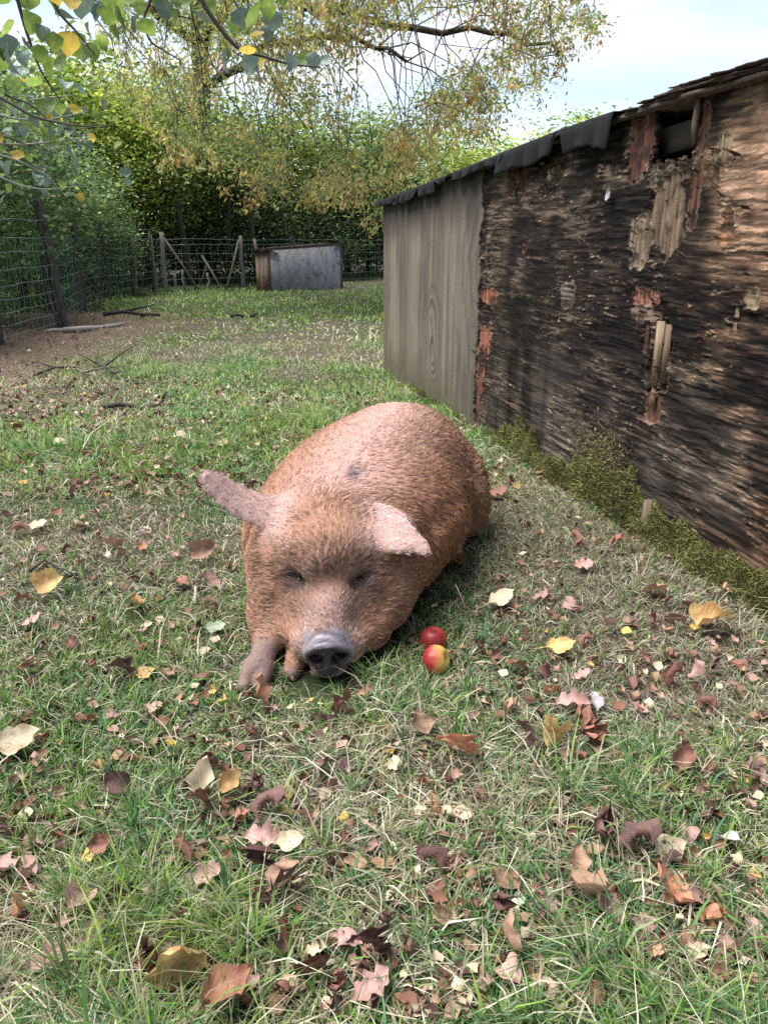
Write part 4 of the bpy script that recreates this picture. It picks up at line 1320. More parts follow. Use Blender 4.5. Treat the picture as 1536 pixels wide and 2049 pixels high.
def pig_sdf(p):
    # trunk, lying on its belly, the spine turning a little to the right towards the rump
    d = _ell(p, (-0.145, 2.29, 0.185), (0.300, 0.36, 0.232), 0.18)
    d = _su(d, _ell(p, (-0.062, 2.58, 0.20), (0.352, 0.42, 0.268), 0.25), 0.12)
    d = _su(d, _ell(p, (0.030, 2.86, 0.21), (0.325, 0.34, 0.270), 0.30), 0.12)
    d = _su(d, _ell(p, (0.075, 3.04, 0.20), (0.27, 0.27, 0.262), 0.3), 0.10)
    # haunch on the right with the tucked hind leg, its fold
    d = _su(d, _ell(p, (0.275, 2.90, 0.145), (0.125, 0.215, 0.185), 0.22), 0.055)
    d = _su(d, _cone(p, (0.335, 3.02, 0.07), (0.355, 2.86, 0.05), 0.075, 0.05), 0.04)
    d = _su(d, _cone(p, (0.358, 2.87, 0.045), (0.372, 2.79, 0.022), 0.040, 0.026), 0.02)
    d = _su(d, _ell(p, (-0.20, 2.95, 0.13), (0.13, 0.22, 0.17), 0.3), 0.05)
    # neck and jowls
    d = _su(d, _ell(p, (FX + 0.005, 2.13, 0.205), (0.235, 0.21, 0.185)), 0.06)
    d = _su(d, _ell(p, (FX - 0.112, 2.05, 0.152), (0.137, 0.165, 0.150), 0.15), 0.05)
    d = _su(d, _ell(p, (FX + 0.118, 2.05, 0.148), (0.137, 0.165, 0.147), -0.15), 0.05)
    # skull
    d = _su(d, _ell(p, (FX, 2.02, 0.235), (0.165, 0.165, 0.125), 0, -0.5), 0.05)
    d = _su(d, _ell(p, (FX, 2.10, 0.305), (0.125, 0.11, 0.062), 0, -0.5), 0.045)
    # cheeks running forward to the chin
    d = _su(d, _ell(p, (FX - 0.064, 1.930, 0.084), (0.100, 0.130, 0.086), 0.55), 0.05)
    d = _su(d, _ell(p, (FX + 0.068, 1.930, 0.082), (0.100, 0.130, 0.084), -0.55), 0.05)
    d = _su(d, _cone(p, (FX, 1.92, 0.065), (FX - 0.002, 1.785, 0.038), 0.085, 0.042), 0.05)
    # muzzle
    d = _su(d, _cone(p, (FX, 1.95, 0.185), (FX + 0.004, 1.795, 0.106), 0.092, 0.068), 0.028)
    d = _su(d, _ell(p, (FX - 0.052, 1.815, 0.086), (0.048, 0.062, 0.052)), 0.02)
    d = _su(d, _ell(p, (FX + 0.060, 1.815, 0.086), (0.048, 0.062, 0.052)), 0.02)
    # brow ridges and eye hollows
    for sx in (-1, 1):
        d = _ss(d, _ell(p, (FX + 0.004 + sx * 0.084, 1.890, 0.222), (0.024, 0.026, 0.012), sx * -0.5, 0.4), 0.026)
        d = _su(d, _ell(p, (FX + 0.004 + sx * 0.090, 1.945, 0.262), (0.046, 0.034, 0.017), sx * 0.35), 0.022)
        d = _su(d, _ell(p, (FX + 0.004 + sx * 0.090, 1.917, 0.213), (0.038, 0.022, 0.014), sx * -0.4), 0.018)
    for sx in (-1, 1):
        d = _ss(d, _ell(p, (FX + 0.003 + sx * 0.112, 1.842, 0.165), (0.024, 0.060, 0.050), sx * -0.6), 0.035)
    # snout: a short barrel ending in a tilted disc with a raised rim
    tilt = 0.62
    ct, st = math.cos(tilt), math.sin(tilt)
    SN = np.array([FX + 0.006, 1.752, 0.084])
    q = p - SN.astype(np.float32)
    ax = q[:, 1] * ct + q[:, 2] * st          # along the barrel (backwards)
    hz = -q[:, 1] * st + q[:, 2] * ct
    lx = q[:, 0]
    wtop = 0.053 + 0.009 * np.clip(-hz / 0.04, -1, 1)
    rr = np.sqrt((lx / wtop) ** 2 + (hz / 0.043) ** 2)
    barrel = np.maximum((rr - 1) * 0.043, np.abs(ax - 0.035) - 0.040) - 0.003
    d = _su(d, barrel, 0.014)
    rim = np.sqrt(((rr - 1.0) * 0.043) ** 2 + (ax + 0.002) ** 2) - 0.0075
    d = _su(d, rim, 0.007)
    # nostrils
    for sx in (-1, 1):
        nq = np.stack([lx - sx * 0.0290, ax + 0.010, hz + 0.004], 1)
        d = _ss(d, _ell(nq, (0, 0, 0), (0.0200, 0.034, 0.0230)), 0.005)
    # mouth line under the snout and up the cheeks
    my = 0.034 + 0.030 * sst(0.05, 0.13, np.abs(p[:, 0] - FX)).astype(np.float32) + 0.25 * np.maximum(p[:, 1] - 1.80, 0)
    mm = np.abs(p[:, 2] - my) - 0.0035
    mm = np.maximum(mm, p[:, 1] - 1.87)
    d = np.where(np.abs(d) < 0.02, _ss(d, np.maximum(mm, -d - 0.010), 0.006), d)
    # neck crease behind the right cheek
    for cx, cy, ang in ((0.130, 2.185, -0.35), (-0.435, 2.185, 0.35)):
        d = _ss(d, _ell(p, (cx, cy, 0.13), (0.065, 0.020, 0.19), ang), 0.035)
    cr = _ell(p, (0.29, 2.70, 0.15), (0.06, 0.016, 0.20), 0.15)
    d = _ss(d, cr, 0.035)
    # shoulder crease and slack skin behind the fore leg
    d = _ss(d, _ell(p, (0.205, 2.40, 0.20), (0.045, 0.014, 0.16), 0.10), 0.030)
    d = _ss(d, _ell(p, (-0.42, 2.43, 0.20), (0.045, 0.014, 0.16), 0.30), 0.030)
    # ears
    eL = _ear(p, [(-0.245, 2.10, 0.325), (-0.325, 2.085, 0.352), (-0.425, 2.06, 0.400), (-0.492, 2.045, 0.468)],
              [0.060, 0.064, 0.056, 0.028], (-0.28, -0.38, 0.88), 0.0098)
    d = _su(d, eL, 0.028)
    eR = _ear(p, [(-0.085, 2.10, 0.325), (-0.025, 2.058, 0.347), (0.042, 2.000, 0.334), (0.112, 1.944, 0.286)],
              [0.056, 0.064, 0.056, 0.022], (0.36, -0.42, 0.83), 0.0098)
    d = _su(d, eR, 0.028)
    # folded fore legs: the left one reaches out past the jowl
    d = _su(d, _cone(p, (-0.325, 2.00, 0.070), (-0.318, 1.865, 0.050), 0.075, 0.036), 0.03)
    d = _su(d, _cone(p, (-0.312, 1.865, 0.050), (-0.330, 1.760, 0.034), 0.030, 0.029), 0.02)
    for sx in (-1, 1):
        d = _su(d, _cone(p, (-0.333 + sx * 0.017, 1.765, 0.034), (-0.338 + sx * 0.019, 1.708, 0.014), 0.024, 0.017), 0.005)
    d = _su(d, _cone(p, (-0.235, 1.86, 0.02), (-0.245, 1.775, 0.010), 0.035, 0.017), 0.015)
    # folds and slack of the hide
    d = d + 0.006 * (np.sin(p[:, 0] * 19 + 3 * np.sin(p[:, 2] * 13)) * np.sin(p[:, 1] * 23 + 2 * np.sin(p[:, 0] * 17))).astype(np.float32) * sst(0.36, 0.28, p[:, 2]).astype(np.float32)
    wr = sst(1.85, 1.80, p[:, 1]) * sst(0.09, 0.05, np.abs(p[:, 0] - FX)) * sst(0.09, 0.12, p[:, 2])
    d = d + (0.0022 * np.sin(p[:, 1] * 420) * wr).astype(np.float32)
    # flattened where it lies on the ground
    d = np.maximum(d, -(p[:, 2] + 0.03))
    return d.astype(np.float32)


def surface_nets(f, lo, hi, h):
    lo = np.asarray(lo, np.float32); n = np.ceil((np.asarray(hi) - lo) / h).astype(int) + 1
    # coarse pass to skip empty space
    xs, ys, zs = (lo[i] + h * np.arange(n[i], dtype=np.float32) for i in range(3))
    S = np.full(n, 1.0, np.float32)
    st = 8
    cx, cy, cz = (np.arange(0, n[i], st) for i in range(3))
    G = np.stack(np.meshgrid(cx, cy, cz, indexing='ij'), -1).reshape(-1, 3)
    ctr = lo + h * (G + st / 2)
    dc = f(ctr.astype(np.float32))
    keep = G[np.abs(dc) < h * st * 1.6]
    inside = G[(np.abs(dc) >= h * st * 1.6) & (dc < 0)]
    for g in inside:
        S[g[0]:g[0] + st, g[1]:g[1] + st, g[2]:g[2] + st] = -1
    loc = np.stack(np.meshgrid(*[np.arange(st)] * 3, indexing='ij'), -1).reshape(-1, 3)
    for k in range(0, len(keep), 800):
        ii = (keep[k:k + 800, None, :] + loc[None]).reshape(-1, 3)
        ii = ii[(ii < n).all(1)]
        S[ii[:, 0], ii[:, 1], ii[:, 2]] = f((lo + h * ii).astype(np.float32))
    neg = S < 0
    c = np.zeros(n - 1, int)
    for a in (0, 1):
        for b in (0, 1):
            for e in (0, 1):
                c += neg[a:n[0] - 1 + a, b:n[1] - 1 + b, e:n[2] - 1 + e]
    act = (c > 0) & (c < 8)
    vid = -np.ones(n - 1, int)
    I = np.argwhere(act); vid[act] = np.arange(len(I))
    # vertex: mean of edge crossings
    acc = np.zeros((len(I), 3)); cnt = np.zeros(len(I))
    cs = [(a, b, e) for a in (0, 1) for b in (0, 1) for e in (0, 1)]
    for i, u in enumerate(cs):
        for v in cs[i + 1:]:
            if sum(abs(u[k] - v[k]) for k in range(3)) != 1: continue
            su = S[I[:, 0] + u[0], I[:, 1] + u[1], I[:, 2] + u[2]]
            sv = S[I[:, 0] + v[0], I[:, 1] + v[1], I[:, 2] + v[2]]
            m = (su < 0) != (sv < 0)
            t = np.where(m, su / np.where(m, su - sv, 1), 0)
            acc[m] += np.array(u) + t[m, None] * (np.array(v) - np.array(u)); cnt[m] += 1
    V = lo + h * (I + acc / cnt[:, None])
    Q = []
    for ax in range(3):
        o1, o2 = [(1, 2), (2, 0), (0, 1)][ax]
        sl = [slice(None)] * 3; sl2 = [slice(None)] * 3
        sl[ax] = slice(0, n[ax] - 1); sl2[ax] = slice(1, n[ax])
        a, b = neg[tuple(sl)], neg[tuple(sl2)]
        E_ = np.argwhere(a != b)
        ok = (E_[:, o1] > 0) & (E_[:, o2] > 0) & (E_[:, o1] < n[o1] - 1) & (E_[:, o2] < n[o2] - 1)
        E_ = E_[ok]
        flip = a[E_[:, 0], E_[:, 1], E_[:, 2]]
        u1 = np.zeros(3, int); u1[o1] = 1; u2 = np.zeros(3, int); u2[o2] = 1
        g = lambda off: vid[tuple((E_ - off).T)]
        q = np.stack([g(u1 + u2), g(u2), g(u1 * 0), g(u1)], 1)
        q[~flip] = q[~flip][:, ::-1]
        Q.append(q)
    return V.astype(np.float32), np.concatenate(Q)


def grad(f, p, e=0.002):
    o = []
    for k in range(3):
        dv = np.zeros(3, np.float32); dv[k] = e
        o.append(f(p + dv) - f(p - dv))
    g = np.stack(o, 1)
    return g / (np.linalg.norm(g, axis=1)[:, None] + 1e-9)


PV, PQ = surface_nets(pig_sdf, (-0.60, 1.64, -0.045), (0.56, 3.42, 0.60), 0.0068)
for _ in range(2):
    _g = grad(pig_sdf, PV)
    PV = PV - 0.8 * np.clip(pig_sdf(PV), -0.006, 0.006)[:, None] * _g
PN = grad(pig_sdf, PV)


def nz3(p, s, seed):
    """noise on the coat: mean of three planar noises"""
    return (fbm(p[:, 0] * s, p[:, 1] * s, seed, 3) + fbm(p[:, 1] * s + 9, p[:, 2] * s, seed + 1, 3) + fbm(p[:, 2] * s, p[:, 0] * s + 5, seed + 2, 3)) / 3


def pig_regions(p):
    """weights of the coloured regions of the hide: pale pink ridge (part skin, part painted light), bare snout, dark eye and leg skin"""
    x, y, z = p.T
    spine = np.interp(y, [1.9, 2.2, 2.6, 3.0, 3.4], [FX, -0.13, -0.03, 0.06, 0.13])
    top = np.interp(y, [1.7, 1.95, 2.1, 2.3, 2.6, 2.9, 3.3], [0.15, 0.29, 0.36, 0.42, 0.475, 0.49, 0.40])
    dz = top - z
    ridge = np.exp(-((x - spine - 0.01) / 0.19) ** 2) * sst(0.24, 0.0, dz) * sst(1.99, 2.20, y)  # pink skin along the back, with overhead light mixed into its paleness
    SN = (FX + 0.006, 1.752, 0.084)
    ct, st = math.cos(0.62), math.sin(0.62)
    ax = (y - SN[1]) * ct + (z - SN[2]) * st
    hz = -(y - SN[1]) * st + (z - SN[2]) * ct
    rr = np.sqrt(((x - SN[0]) / 0.058) ** 2 + (hz / 0.048) ** 2)
    snout = sst(0.050, 0.036, ax + 0.014 * (nz3(p, 30, 3) - 0.5)) * sst(1.35, 1.12, rr + 0.4 * sst(0.0, 0.04, ax) * (hz < 0.02))
    disc = sst(0.006, -0.001, ax) * sst(1.1, 0.95, rr)
    nost = np.zeros(len(p))
    for sx in (-1, 1):
        nq = np.sqrt((((x - SN[0]) - sx * 0.0290) / 0.022) ** 2 + ((hz + 0.004) / 0.025) ** 2)
        nost = np.maximum(nost, sst(1.2, 0.9, nq) * (ax < 0.03))
    nost = np.maximum(nost, disc * 0.8)
    eye = np.zeros(len(p))
    for sx in (-1, 1):
        e = np.sqrt(((x - FX - 0.004 - sx * 0.085) / 0.058) ** 2 + ((z - 0.220) / 0.046) ** 2 + ((y - 1.90) / 0.08) ** 2)
        eye = np.maximum(eye, sst(1.25, 0.35, e))
    muzz = sst(1.90, 1.80, y) * sst(0.115, 0.06, np.abs(x - FX)) * sst(0.05, 0.085, z)
    leg = sst(1.90, 1.82, y) * sst(-0.27, -0.295, x) * sst(0.10, 0.07, z)
    leg = np.maximum(leg, sst(1.885, 1.85, y) * sst(0.035, 0.02, z) * sst(-0.20, -0.23, x))
    leg = np.maximum(leg, sst(0.335, 0.355, x) * sst(0.085, 0.06, z))
    mark = np.exp(-(((x + 0.095) / 0.022) ** 2 + ((y - 2.235) / 0.045) ** 2)) * (z > 0.3)
    ear = np.clip(sst(-0.215, -0.335, x) * sst(0.28, 0.345, z) * sst(2.2, 2.15, y) + sst(-0.115, 0.015, x) * sst(2.11, 2.08, y) * sst(0.285, 0.315, z + 0.25 * np.maximum(x, 0)), 0, 1)
    mud = sst(0.02, 0.16, x - spine) * sst(2.35, 2.5, y) * sst(0.05, 0.16, z) * sst(0.40, 0.60, nz3(p, 5, 70))
    return ridge, snout, nost, eye, muzz, leg, mark, ear, mud


def lay(c, w, k):
    return c * (1 - w[:, None]) + np.asarray(k) * w[:, None]


def pig_skin(p):
    ridge, snout, nost, eye, muzz, leg, mark, ear, mud = pig_regions(p)
    n = nz3(p, 9, 31)[:, None]
    c = np.array([0.25, 0.115, 0.070]) * (0.7 + 0.6 * n)
    c = lay(c, ridge * 0.9, (0.40, 0.245, 0.21))  # pink skin tone, lightened partly for light on the back
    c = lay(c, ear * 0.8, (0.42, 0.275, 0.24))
    c = lay(c, muzz * 0.75, (0.23, 0.145, 0.125))
    c = lay(c, eye * 0.85, (0.085, 0.05, 0.045))
    c = lay(c, leg, (0.17, 0.112, 0.095))
    c = lay(c, mark * 0.8, (0.05, 0.055, 0.075))
    c = lay(c, np.clip(mud, 0, 1) * 0.35, (0.17, 0.11, 0.075))
    c = lay(c, snout, (0.25, 0.21, 0.235))
    c = lay(c, nost, (0.022, 0.014, 0.015))
    return c * (0.85 + 0.3 * nz3(p, 40, 77)[:, None])


_t = NT('pig_hide')
_co = _t.coord('Object')
_rg = _t.attr('wet', 'Fac')
_wv = _t.n('ShaderNodeTexWave', _bands_direction='Y', Scale=22.0, Distortion=5.0, Detail=3.0)
_t.l(_co, _wv.inputs['Vector'])
_b = _t.bump(_t.math('ADD', _t.math('ADD', _t.noise(_co, 90, 4), _t.math('MULTIPLY', _t.noise(_co, 260, 2), 0.5)), _t.math('MULTIPLY', _wv.outputs['Fac'], _t.math('MULTIPLY', _rg, 0.9))), 0.7, 0.004)
M_HIDE = _t.pbr(_t.attr('col'), _t.math('SUBTRACT', 0.72, _t.math('MULTIPLY', _rg, 0.36)), 0.35, _b)

_reg = pig_regions(PV)
pig = thing('pig', 'large ginger pig lying on its belly in the grass facing the camera', 'pig', (0.0, 2.4, 0.0))
PO = (0.0, 2.4, 0.0)
PIG_LIFT = 0.012
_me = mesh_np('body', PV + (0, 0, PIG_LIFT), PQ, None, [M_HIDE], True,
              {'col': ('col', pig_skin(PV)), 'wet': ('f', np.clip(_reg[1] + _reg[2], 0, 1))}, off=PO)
body = link('body', _me, pig)


def fur():
    tri = np.concatenate([PQ[:, [0, 1, 2]], PQ[:, [0, 2, 3]]])
    A, B, C = PV[tri[:, 0]], PV[tri[:, 1]], PV[tri[:, 2]]
    ar = np.linalg.norm(np.cross(B - A, C - A), axis=1) / 2
    cen = (A + B + C) / 3
    w = ar * (cen[:, 2] > 0.01)
    w = w * np.where(cen[:, 1] < 2.2, 2.3, 1.0)
    N = 210000
    k = RNG.choice(len(tri), N, p=w / w.sum())
    u, v = RNG.random(N), RNG.random(N)
    f = u + v > 1; u[f], v[f] = 1 - u[f], 1 - v[f]
    P = (A[k] + u[:, None] * (B[k] - A[k]) + v[:, None] * (C[k] - A[k])).astype(np.float32)
    Nn = PN[tri[k, 0]]
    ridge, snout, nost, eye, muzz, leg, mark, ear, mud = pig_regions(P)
    keep = RNG.random(N) > np.clip(snout * 1.4 + nost + leg * 0.9 + eye * 0.45, 0, 1)
    P, Nn = P[keep], Nn[keep]
    ridge, snout, eye, muzz, leg, mark, ear, mud = (a[keep] for a in (ridge, snout, eye, muzz, leg, mark, ear, mud))
    N = len(P)
    x, y, z = P.T
    # which way the coat lies: back and down on the trunk, up and out over the face, along the ears
    side = np.sign(x - np.interp(y, [1.9, 2.2, 2.6, 3.0, 3.4], [FX, -0.13, -0.03, 0.06, 0.13]))
    D = np.stack([0.25 + 0.35 * side, np.full(N, 0.8), np.full(N, -0.55)], 1)
    face = sst(2.14, 1.98, y)
    fx = (x - FX) / 0.14
    Df = np.stack([fx * 1.1, np.full(N, 0.75), 0.55 - 0.75 * np.clip(np.abs(fx) - 0.35, 0, 1.6)], 1)
    D = D * (1 - face[:, None]) + Df * face[:, None]
    el = (x < -0.30) & (ear > 0.2); er = (x > -0.03) & (ear > 0.2)
    D[el] = (-0.8, -0.15, 0.45); D[er] = (0.8, -0.6, -0.15)
    def turn(Q, Nq, Dq, er_, n):
        a1 = (nz3(Q, 3.2, 200) - 0.5) * 3.0 + (nz3(Q, 12, 210) - 0.5) * 2.4 + RNG.normal(0, 0.14, n)
        a1 = a1 * np.where(er_ > 0.2, 0.3, 1)
        Dq = Dq - (Dq * Nq).sum(1)[:, None] * Nq
        Dq /= np.linalg.norm(Dq, axis=1)[:, None] + 1e-6
        Bq = np.cross(Nq, Dq)
        return Dq * np.cos(a1)[:, None] + Bq * np.sin(a1)[:, None]
    D = turn(P, Nn, D, ear, N)
    # locks: every hair belongs to the nearest of several thousand seeds and leans to its lock
    from mathutils.kdtree import KDTree
    M = 15000
    seeds = np.arange(M) * (N // M)
    kd = KDTree(M)
    for i, q in enumerate(P[seeds]):
        kd.insert(q, i)
    kd.balance()
    own = np.array([kd.find(q)[1] for q in P])
    SP, SD = P[seeds][own], D[seeds][own]
    lockL = RNG.uniform(0.75, 1.3, M)[own]
    lockC = RNG.uniform(0.66, 1.30, M)[own]
    lockU = RNG.normal(0, 0.10, M)[own]
    L = RNG.uniform(0.018, 0.032, N) * (1 - 0.25 * face) * (1 - 0.45 * ear) * (1 - 0.5 * leg) * (1 - 0.45 * muzz) * lockL
    L *= (1 + 0.35 * mud) * (1 - 0.3 * ridge)
    lift = np.clip(0.20 + lockU + RNG.normal(0, 0.06, N) + 0.25 * (nz3(P, 7, 220) - 0.5), 0.06, 0.8)
    D = D * 0.35 + SD * 0.65
    D = D - (D * Nn).sum(1)[:, None] * Nn
    D /= np.linalg.norm(D, axis=1)[:, None] + 1e-6
    pull = (SP - P)
    p0 = P - Nn * 0.001
    d0 = D + Nn * (lift * 1.3)[:, None]; d0 /= np.linalg.norm(d0, axis=1)[:, None]
    d1 = D + Nn * (lift * 0.45)[:, None]; d1 /= np.linalg.norm(d1, axis=1)[:, None]
    d2 = D - Nn * (0.05 + 0.2 * RNG.random(N))[:, None] + np.array([0, 0, -0.10]); d2 /= np.linalg.norm(d2, axis=1)[:, None]
    p1 = p0 + d0 * (L * 0.33)[:, None] + pull * 0.22
    p2 = p1 + d1 * (L * 0.33)[:, None] + pull * 0.30
    p3 = p2 + d2 * (L * 0.34)[:, None] + pull * 0.26
    pts = np.stack([p0, p1, p2, p3], 1).astype(np.float32)
    pts[:, :, 2] = np.maximum(pts[:, :, 2], 0.002)
    # colour of each hair
    n = nz3(P, 7, 240)[:, None]
    c = np.array([0.36, 0.180, 0.096]) * (0.75 + 0.5 * n)
    c = lay(c, ridge * 0.85, (0.56, 0.365, 0.30))  # pinker back hair, partly its own colour and partly painted light
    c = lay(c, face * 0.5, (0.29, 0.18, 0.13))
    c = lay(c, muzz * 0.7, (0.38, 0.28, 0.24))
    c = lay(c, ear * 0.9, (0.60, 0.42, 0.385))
    brow = face * sst(0.235, 0.27, z) * sst(0.345, 0.31, z) * sst(0.19, 0.10, np.abs(x - FX)) * (1 - ear)
    c = lay(c, brow * 0.55, (0.15, 0.095, 0.07))
    c = lay(c, eye * 0.75, (0.13, 0.08, 0.065))
    c = lay(c, mark * 0.9, (0.06, 0.065, 0.085))
    c = lay(c, np.clip(mud * RNG.random(N) * 0.9, 0, 1), (0.33, 0.23, 0.16))
    rr = RNG.random(N)
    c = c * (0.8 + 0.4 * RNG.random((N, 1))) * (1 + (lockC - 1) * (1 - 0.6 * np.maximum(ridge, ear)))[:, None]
    pale = (rr < 0.06)[:, None]
    c = np.where(pale, np.minimum(c * 1.5 + 0.12, 0.9), c)
    dk = ((rr > 0.97) & (ridge < 0.5) & (ear < 0.3))[:, None]
    c = np.where(dk, c * 0.35, c)
    hc = bpy.data.hair_curves.new('fur')
    hc.add_curves([4] * N)
    hc.points.foreach_set('position', (pts + np.array([0, 0, PIG_LIFT], np.float32) - np.array(PO, np.float32)).ravel())
    R = np.repeat(RNG.uniform(0.00034, 0.00058, N)[:, None], 4, 1) * np.array([1, 0.9, 0.62, 0.12])
    ra = hc.attributes.new('radius', 'FLOAT', 'POINT') if 'radius' not in hc.attributes else hc.attributes['radius']
    ra.data.foreach_set('value', R.astype(np.float32).ravel())
    ca = hc.attributes.new('col', 'FLOAT_COLOR', 'POINT')
    cc = np.repeat(np.concatenate([c, np.ones((N, 1))], 1)[:, None, :], 4, 1)
    ca.data.foreach_set('color', cc.astype(np.float32).ravel())
    t = NT('pig_bristle')
    hc.materials.append(t.pbr(t.attr('col'), 0.5, 0.28))
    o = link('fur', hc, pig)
    o['kind'] = 'stuff'
    return o


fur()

# eyes: small, nearly shut, set in the dark hollows
M_EYE = NT('pig_eye').pbr((0.012, 0.008, 0.007), 0.12, 0.6)
for _sx in (-1, 1):
    _m = MB()
    _u = np.linspace(0, math.pi, 7); _w = np.arange(10) * 2 * math.pi / 10
    _V = [(0.011 * math.sin(a) * math.cos(b), 0.008 * math.cos(a), 0.0065 * math.sin(a) * math.sin(b)) for a in _u for b in _w]
    _m.add(_V, [(i * 10 + j, i * 10 + (j + 1) % 10, (i + 1) * 10 + (j + 1) % 10, (i + 1) * 10 + j) for i in range(6) for j in range(10)])
    _c0 = np.array([[FX + 0.004 + _sx * 0.083, 1.80, 0.222]], np.float32)
    for _k in range(60):
        _c0[0, 1] += max(float(pig_sdf(_c0)[0]), 0.0) * 0.8
    _o = _m.obj('eye', M_EYE, pig, True)
    _o.location = (_c0[0, 0] - PO[0], _c0[0, 1] + 0.003 - PO[1], _c0[0, 2] + PIG_LIFT)
    _o.rotation_euler = (0.2, 0, _sx * 0.35)

# ================================================================ grass
GR = np.random.default_rng(21)


def blocked(x, y):
    """under the pig, inside the shelters"""
    w = wall_dist(x, y)
    sh = (w < 0.0) & (w > -2.5) & (((x - WA[0]) * WD[0] + (y - WA[1]) * WD[1]) > -0.02)
    px = np.interp(y, [1.75, 1.9, 2.1, 2.5, 2.9, 3.2], [-0.15, -0.15, -0.145, -0.07, 0.03, 0.10])
    hw = np.interp(y, [1.79, 1.9, 2.1, 2.5, 2.9, 3.25], [0.05, 0.17, 0.24, 0.30, 0.30, 0.16])
    pg = (np.abs(x - px) < hw) & (y > 1.80) & (y < 3.22)
    q = np.stack([x - FA[0], y - FA[1]], -1)
    a = q @ FDv[:2]; b = q @ FN[:2]
    hb = (a > 0) & (a < FL) & (b > 0) & (b < 0.55)
    sn = (np.abs(x - FX) < 0.085) & (y > 1.66) & (y < 1.82)
    return sh | pg | hb | sn


def in_view(x, y, mx=0.10, zz=0.0):
    f = y * CP - (zz - CAM_H) * SP
    u = y * SP + (zz - CAM_H) * CP
    px = x / f * 1539.0 / 768.0; py = u / f * 1539.0 / 1024.5
    return (np.abs(px) < 1 + mx) & (py > -1 - mx * 1.5) & (f > 0.1)


# ================================================================ moss at the foot of the wall
MR = np.random.default_rng(33)


def moss_top(s):
    h = np.interp(s, [1.2, 1.9, 2.25, 2.45, 2.9, 3.05, 3.2, 3.55, 3.72, 3.85, 4.0, 4.15, 4.5, 5.0, 5.6], [0.05, 0.035, 0.02, 0.05, 0.15, 0.16, 0.07, 0.13, 0.19, 0.21, 0.17, 0.13, 0.11, 0.08, 0.05])
    return h * (0.48 + 1.15 * fbm(np.asarray(s) * 11, np.asarray(s) * 0, 1100, 3))


_n = 46000
_s = MR.uniform(0.9, 5.5, _n)
_s = np.where(MR.random(_n) < 0.75, MR.uniform(2.3, 5.0, _n), _s)
_tp = moss_top(_s)
_u = MR.random(_n) ** 1.1 * 1.08
_z = _tp * _u - 0.01
# a thinner straggle climbing the wall in the middle
_k = MR.random(_n) < 0.06
_s = np.where(_k, 3.72 + MR.normal(0, 0.10, _n), _s); _z = np.where(_k, 0.16 + np.abs(MR.normal(0, 0.085, _n)), _z)
_out = (0.010 + 0.055 * np.clip(1 - _z / np.maximum(_tp, 0.02), 0, 1) ** 1.3) * np.where(_k, 0.5, 1) * (0.6 + 0.8 * fbm(_s * 14, _z * 14, 1110, 2))
_P = W(_s, _z, _out * MR.uniform(0.75, 1.1, _n))
_P[:, 2] += gz(_P[:, 0], _P[:, 1]) * (1 - np.clip(_z / 0.1, 0, 1))
_dir = WN * 0.55 + np.array([0, 0, 0.45]) + MR.normal(0, 0.55, (_n, 3)); _dir /= np.linalg.norm(_dir, axis=1)[:, None]
_sd = np.cross(_dir, MR.normal(0, 1, (_n, 3))); _sd /= np.linalg.norm(_sd, axis=1)[:, None]
_L = MR.uniform(0.010, 0.024, _n)[:, None]; _ww = MR.uniform(0.0014, 0.0030, _n)[:, None]
_V = np.stack([_P - _sd * _ww, _P + _sd * _ww, _P + _dir * _L], 1).reshape(-1, 3)
_tone = fbm(_s * 10, _z * 16, 1120, 3)
_c = palette(_n, MR, [(4, (0.085, 0.10, 0.032)), (4, (0.165, 0.175, 0.055)), (3, (0.31, 0.30, 0.11)), (1.4, (0.15, 0.11, 0.06))]) * (0.35 + 1.3 * _tone)[:, None]
_c = np.where(_k[:, None], palette(_n, MR, [(3, (0.20, 0.17, 0.09)), (2, (0.34, 0.31, 0.15)), (1, (0.10, 0.07, 0.05))]), _c)
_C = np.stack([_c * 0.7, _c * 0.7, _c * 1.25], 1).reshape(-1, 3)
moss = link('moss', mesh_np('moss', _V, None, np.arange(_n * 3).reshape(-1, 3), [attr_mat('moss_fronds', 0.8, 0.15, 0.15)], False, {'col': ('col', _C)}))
moss['kind'] = 'stuff'; moss['label'] = 'green moss growing along the foot of the plywood wall'
# the cushion under the fronds
_ss = np.linspace(0.9, 5.5, 260); _uu = np.linspace(0, 1, 10)
_Sg, _Ug = np.meshgrid(_ss, _uu, indexing='ij')
_Zg = -0.02 + (moss_top(_Sg) * 0.97 + 0.01) * _Ug
_Dg = 0.010 + 0.048 * (1 - _Ug) ** 1.3 * (0.6 + 0.8 * fbm(_Sg * 14, _Zg * 14, 1110, 2)) - 0.012 * (_Ug > 0.95)
_i = np.arange(2600).reshape(260, 10)
_q = np.stack([_i[:-1, :-1], _i[1:, :-1], _i[1:, 1:], _i[:-1, 1:]], -1).reshape(-1, 4)
_o = link('moss_cushion', mesh_np('moss_cushion', W(_Sg, _Zg, _Dg), _q, None, [NT('moss_base').pbr((0.035, 0.038, 0.014), 0.95, 0.05)], True))
_o['kind'] = 'stuff'; _o['label'] = 'dense dark base of the moss along the wall'

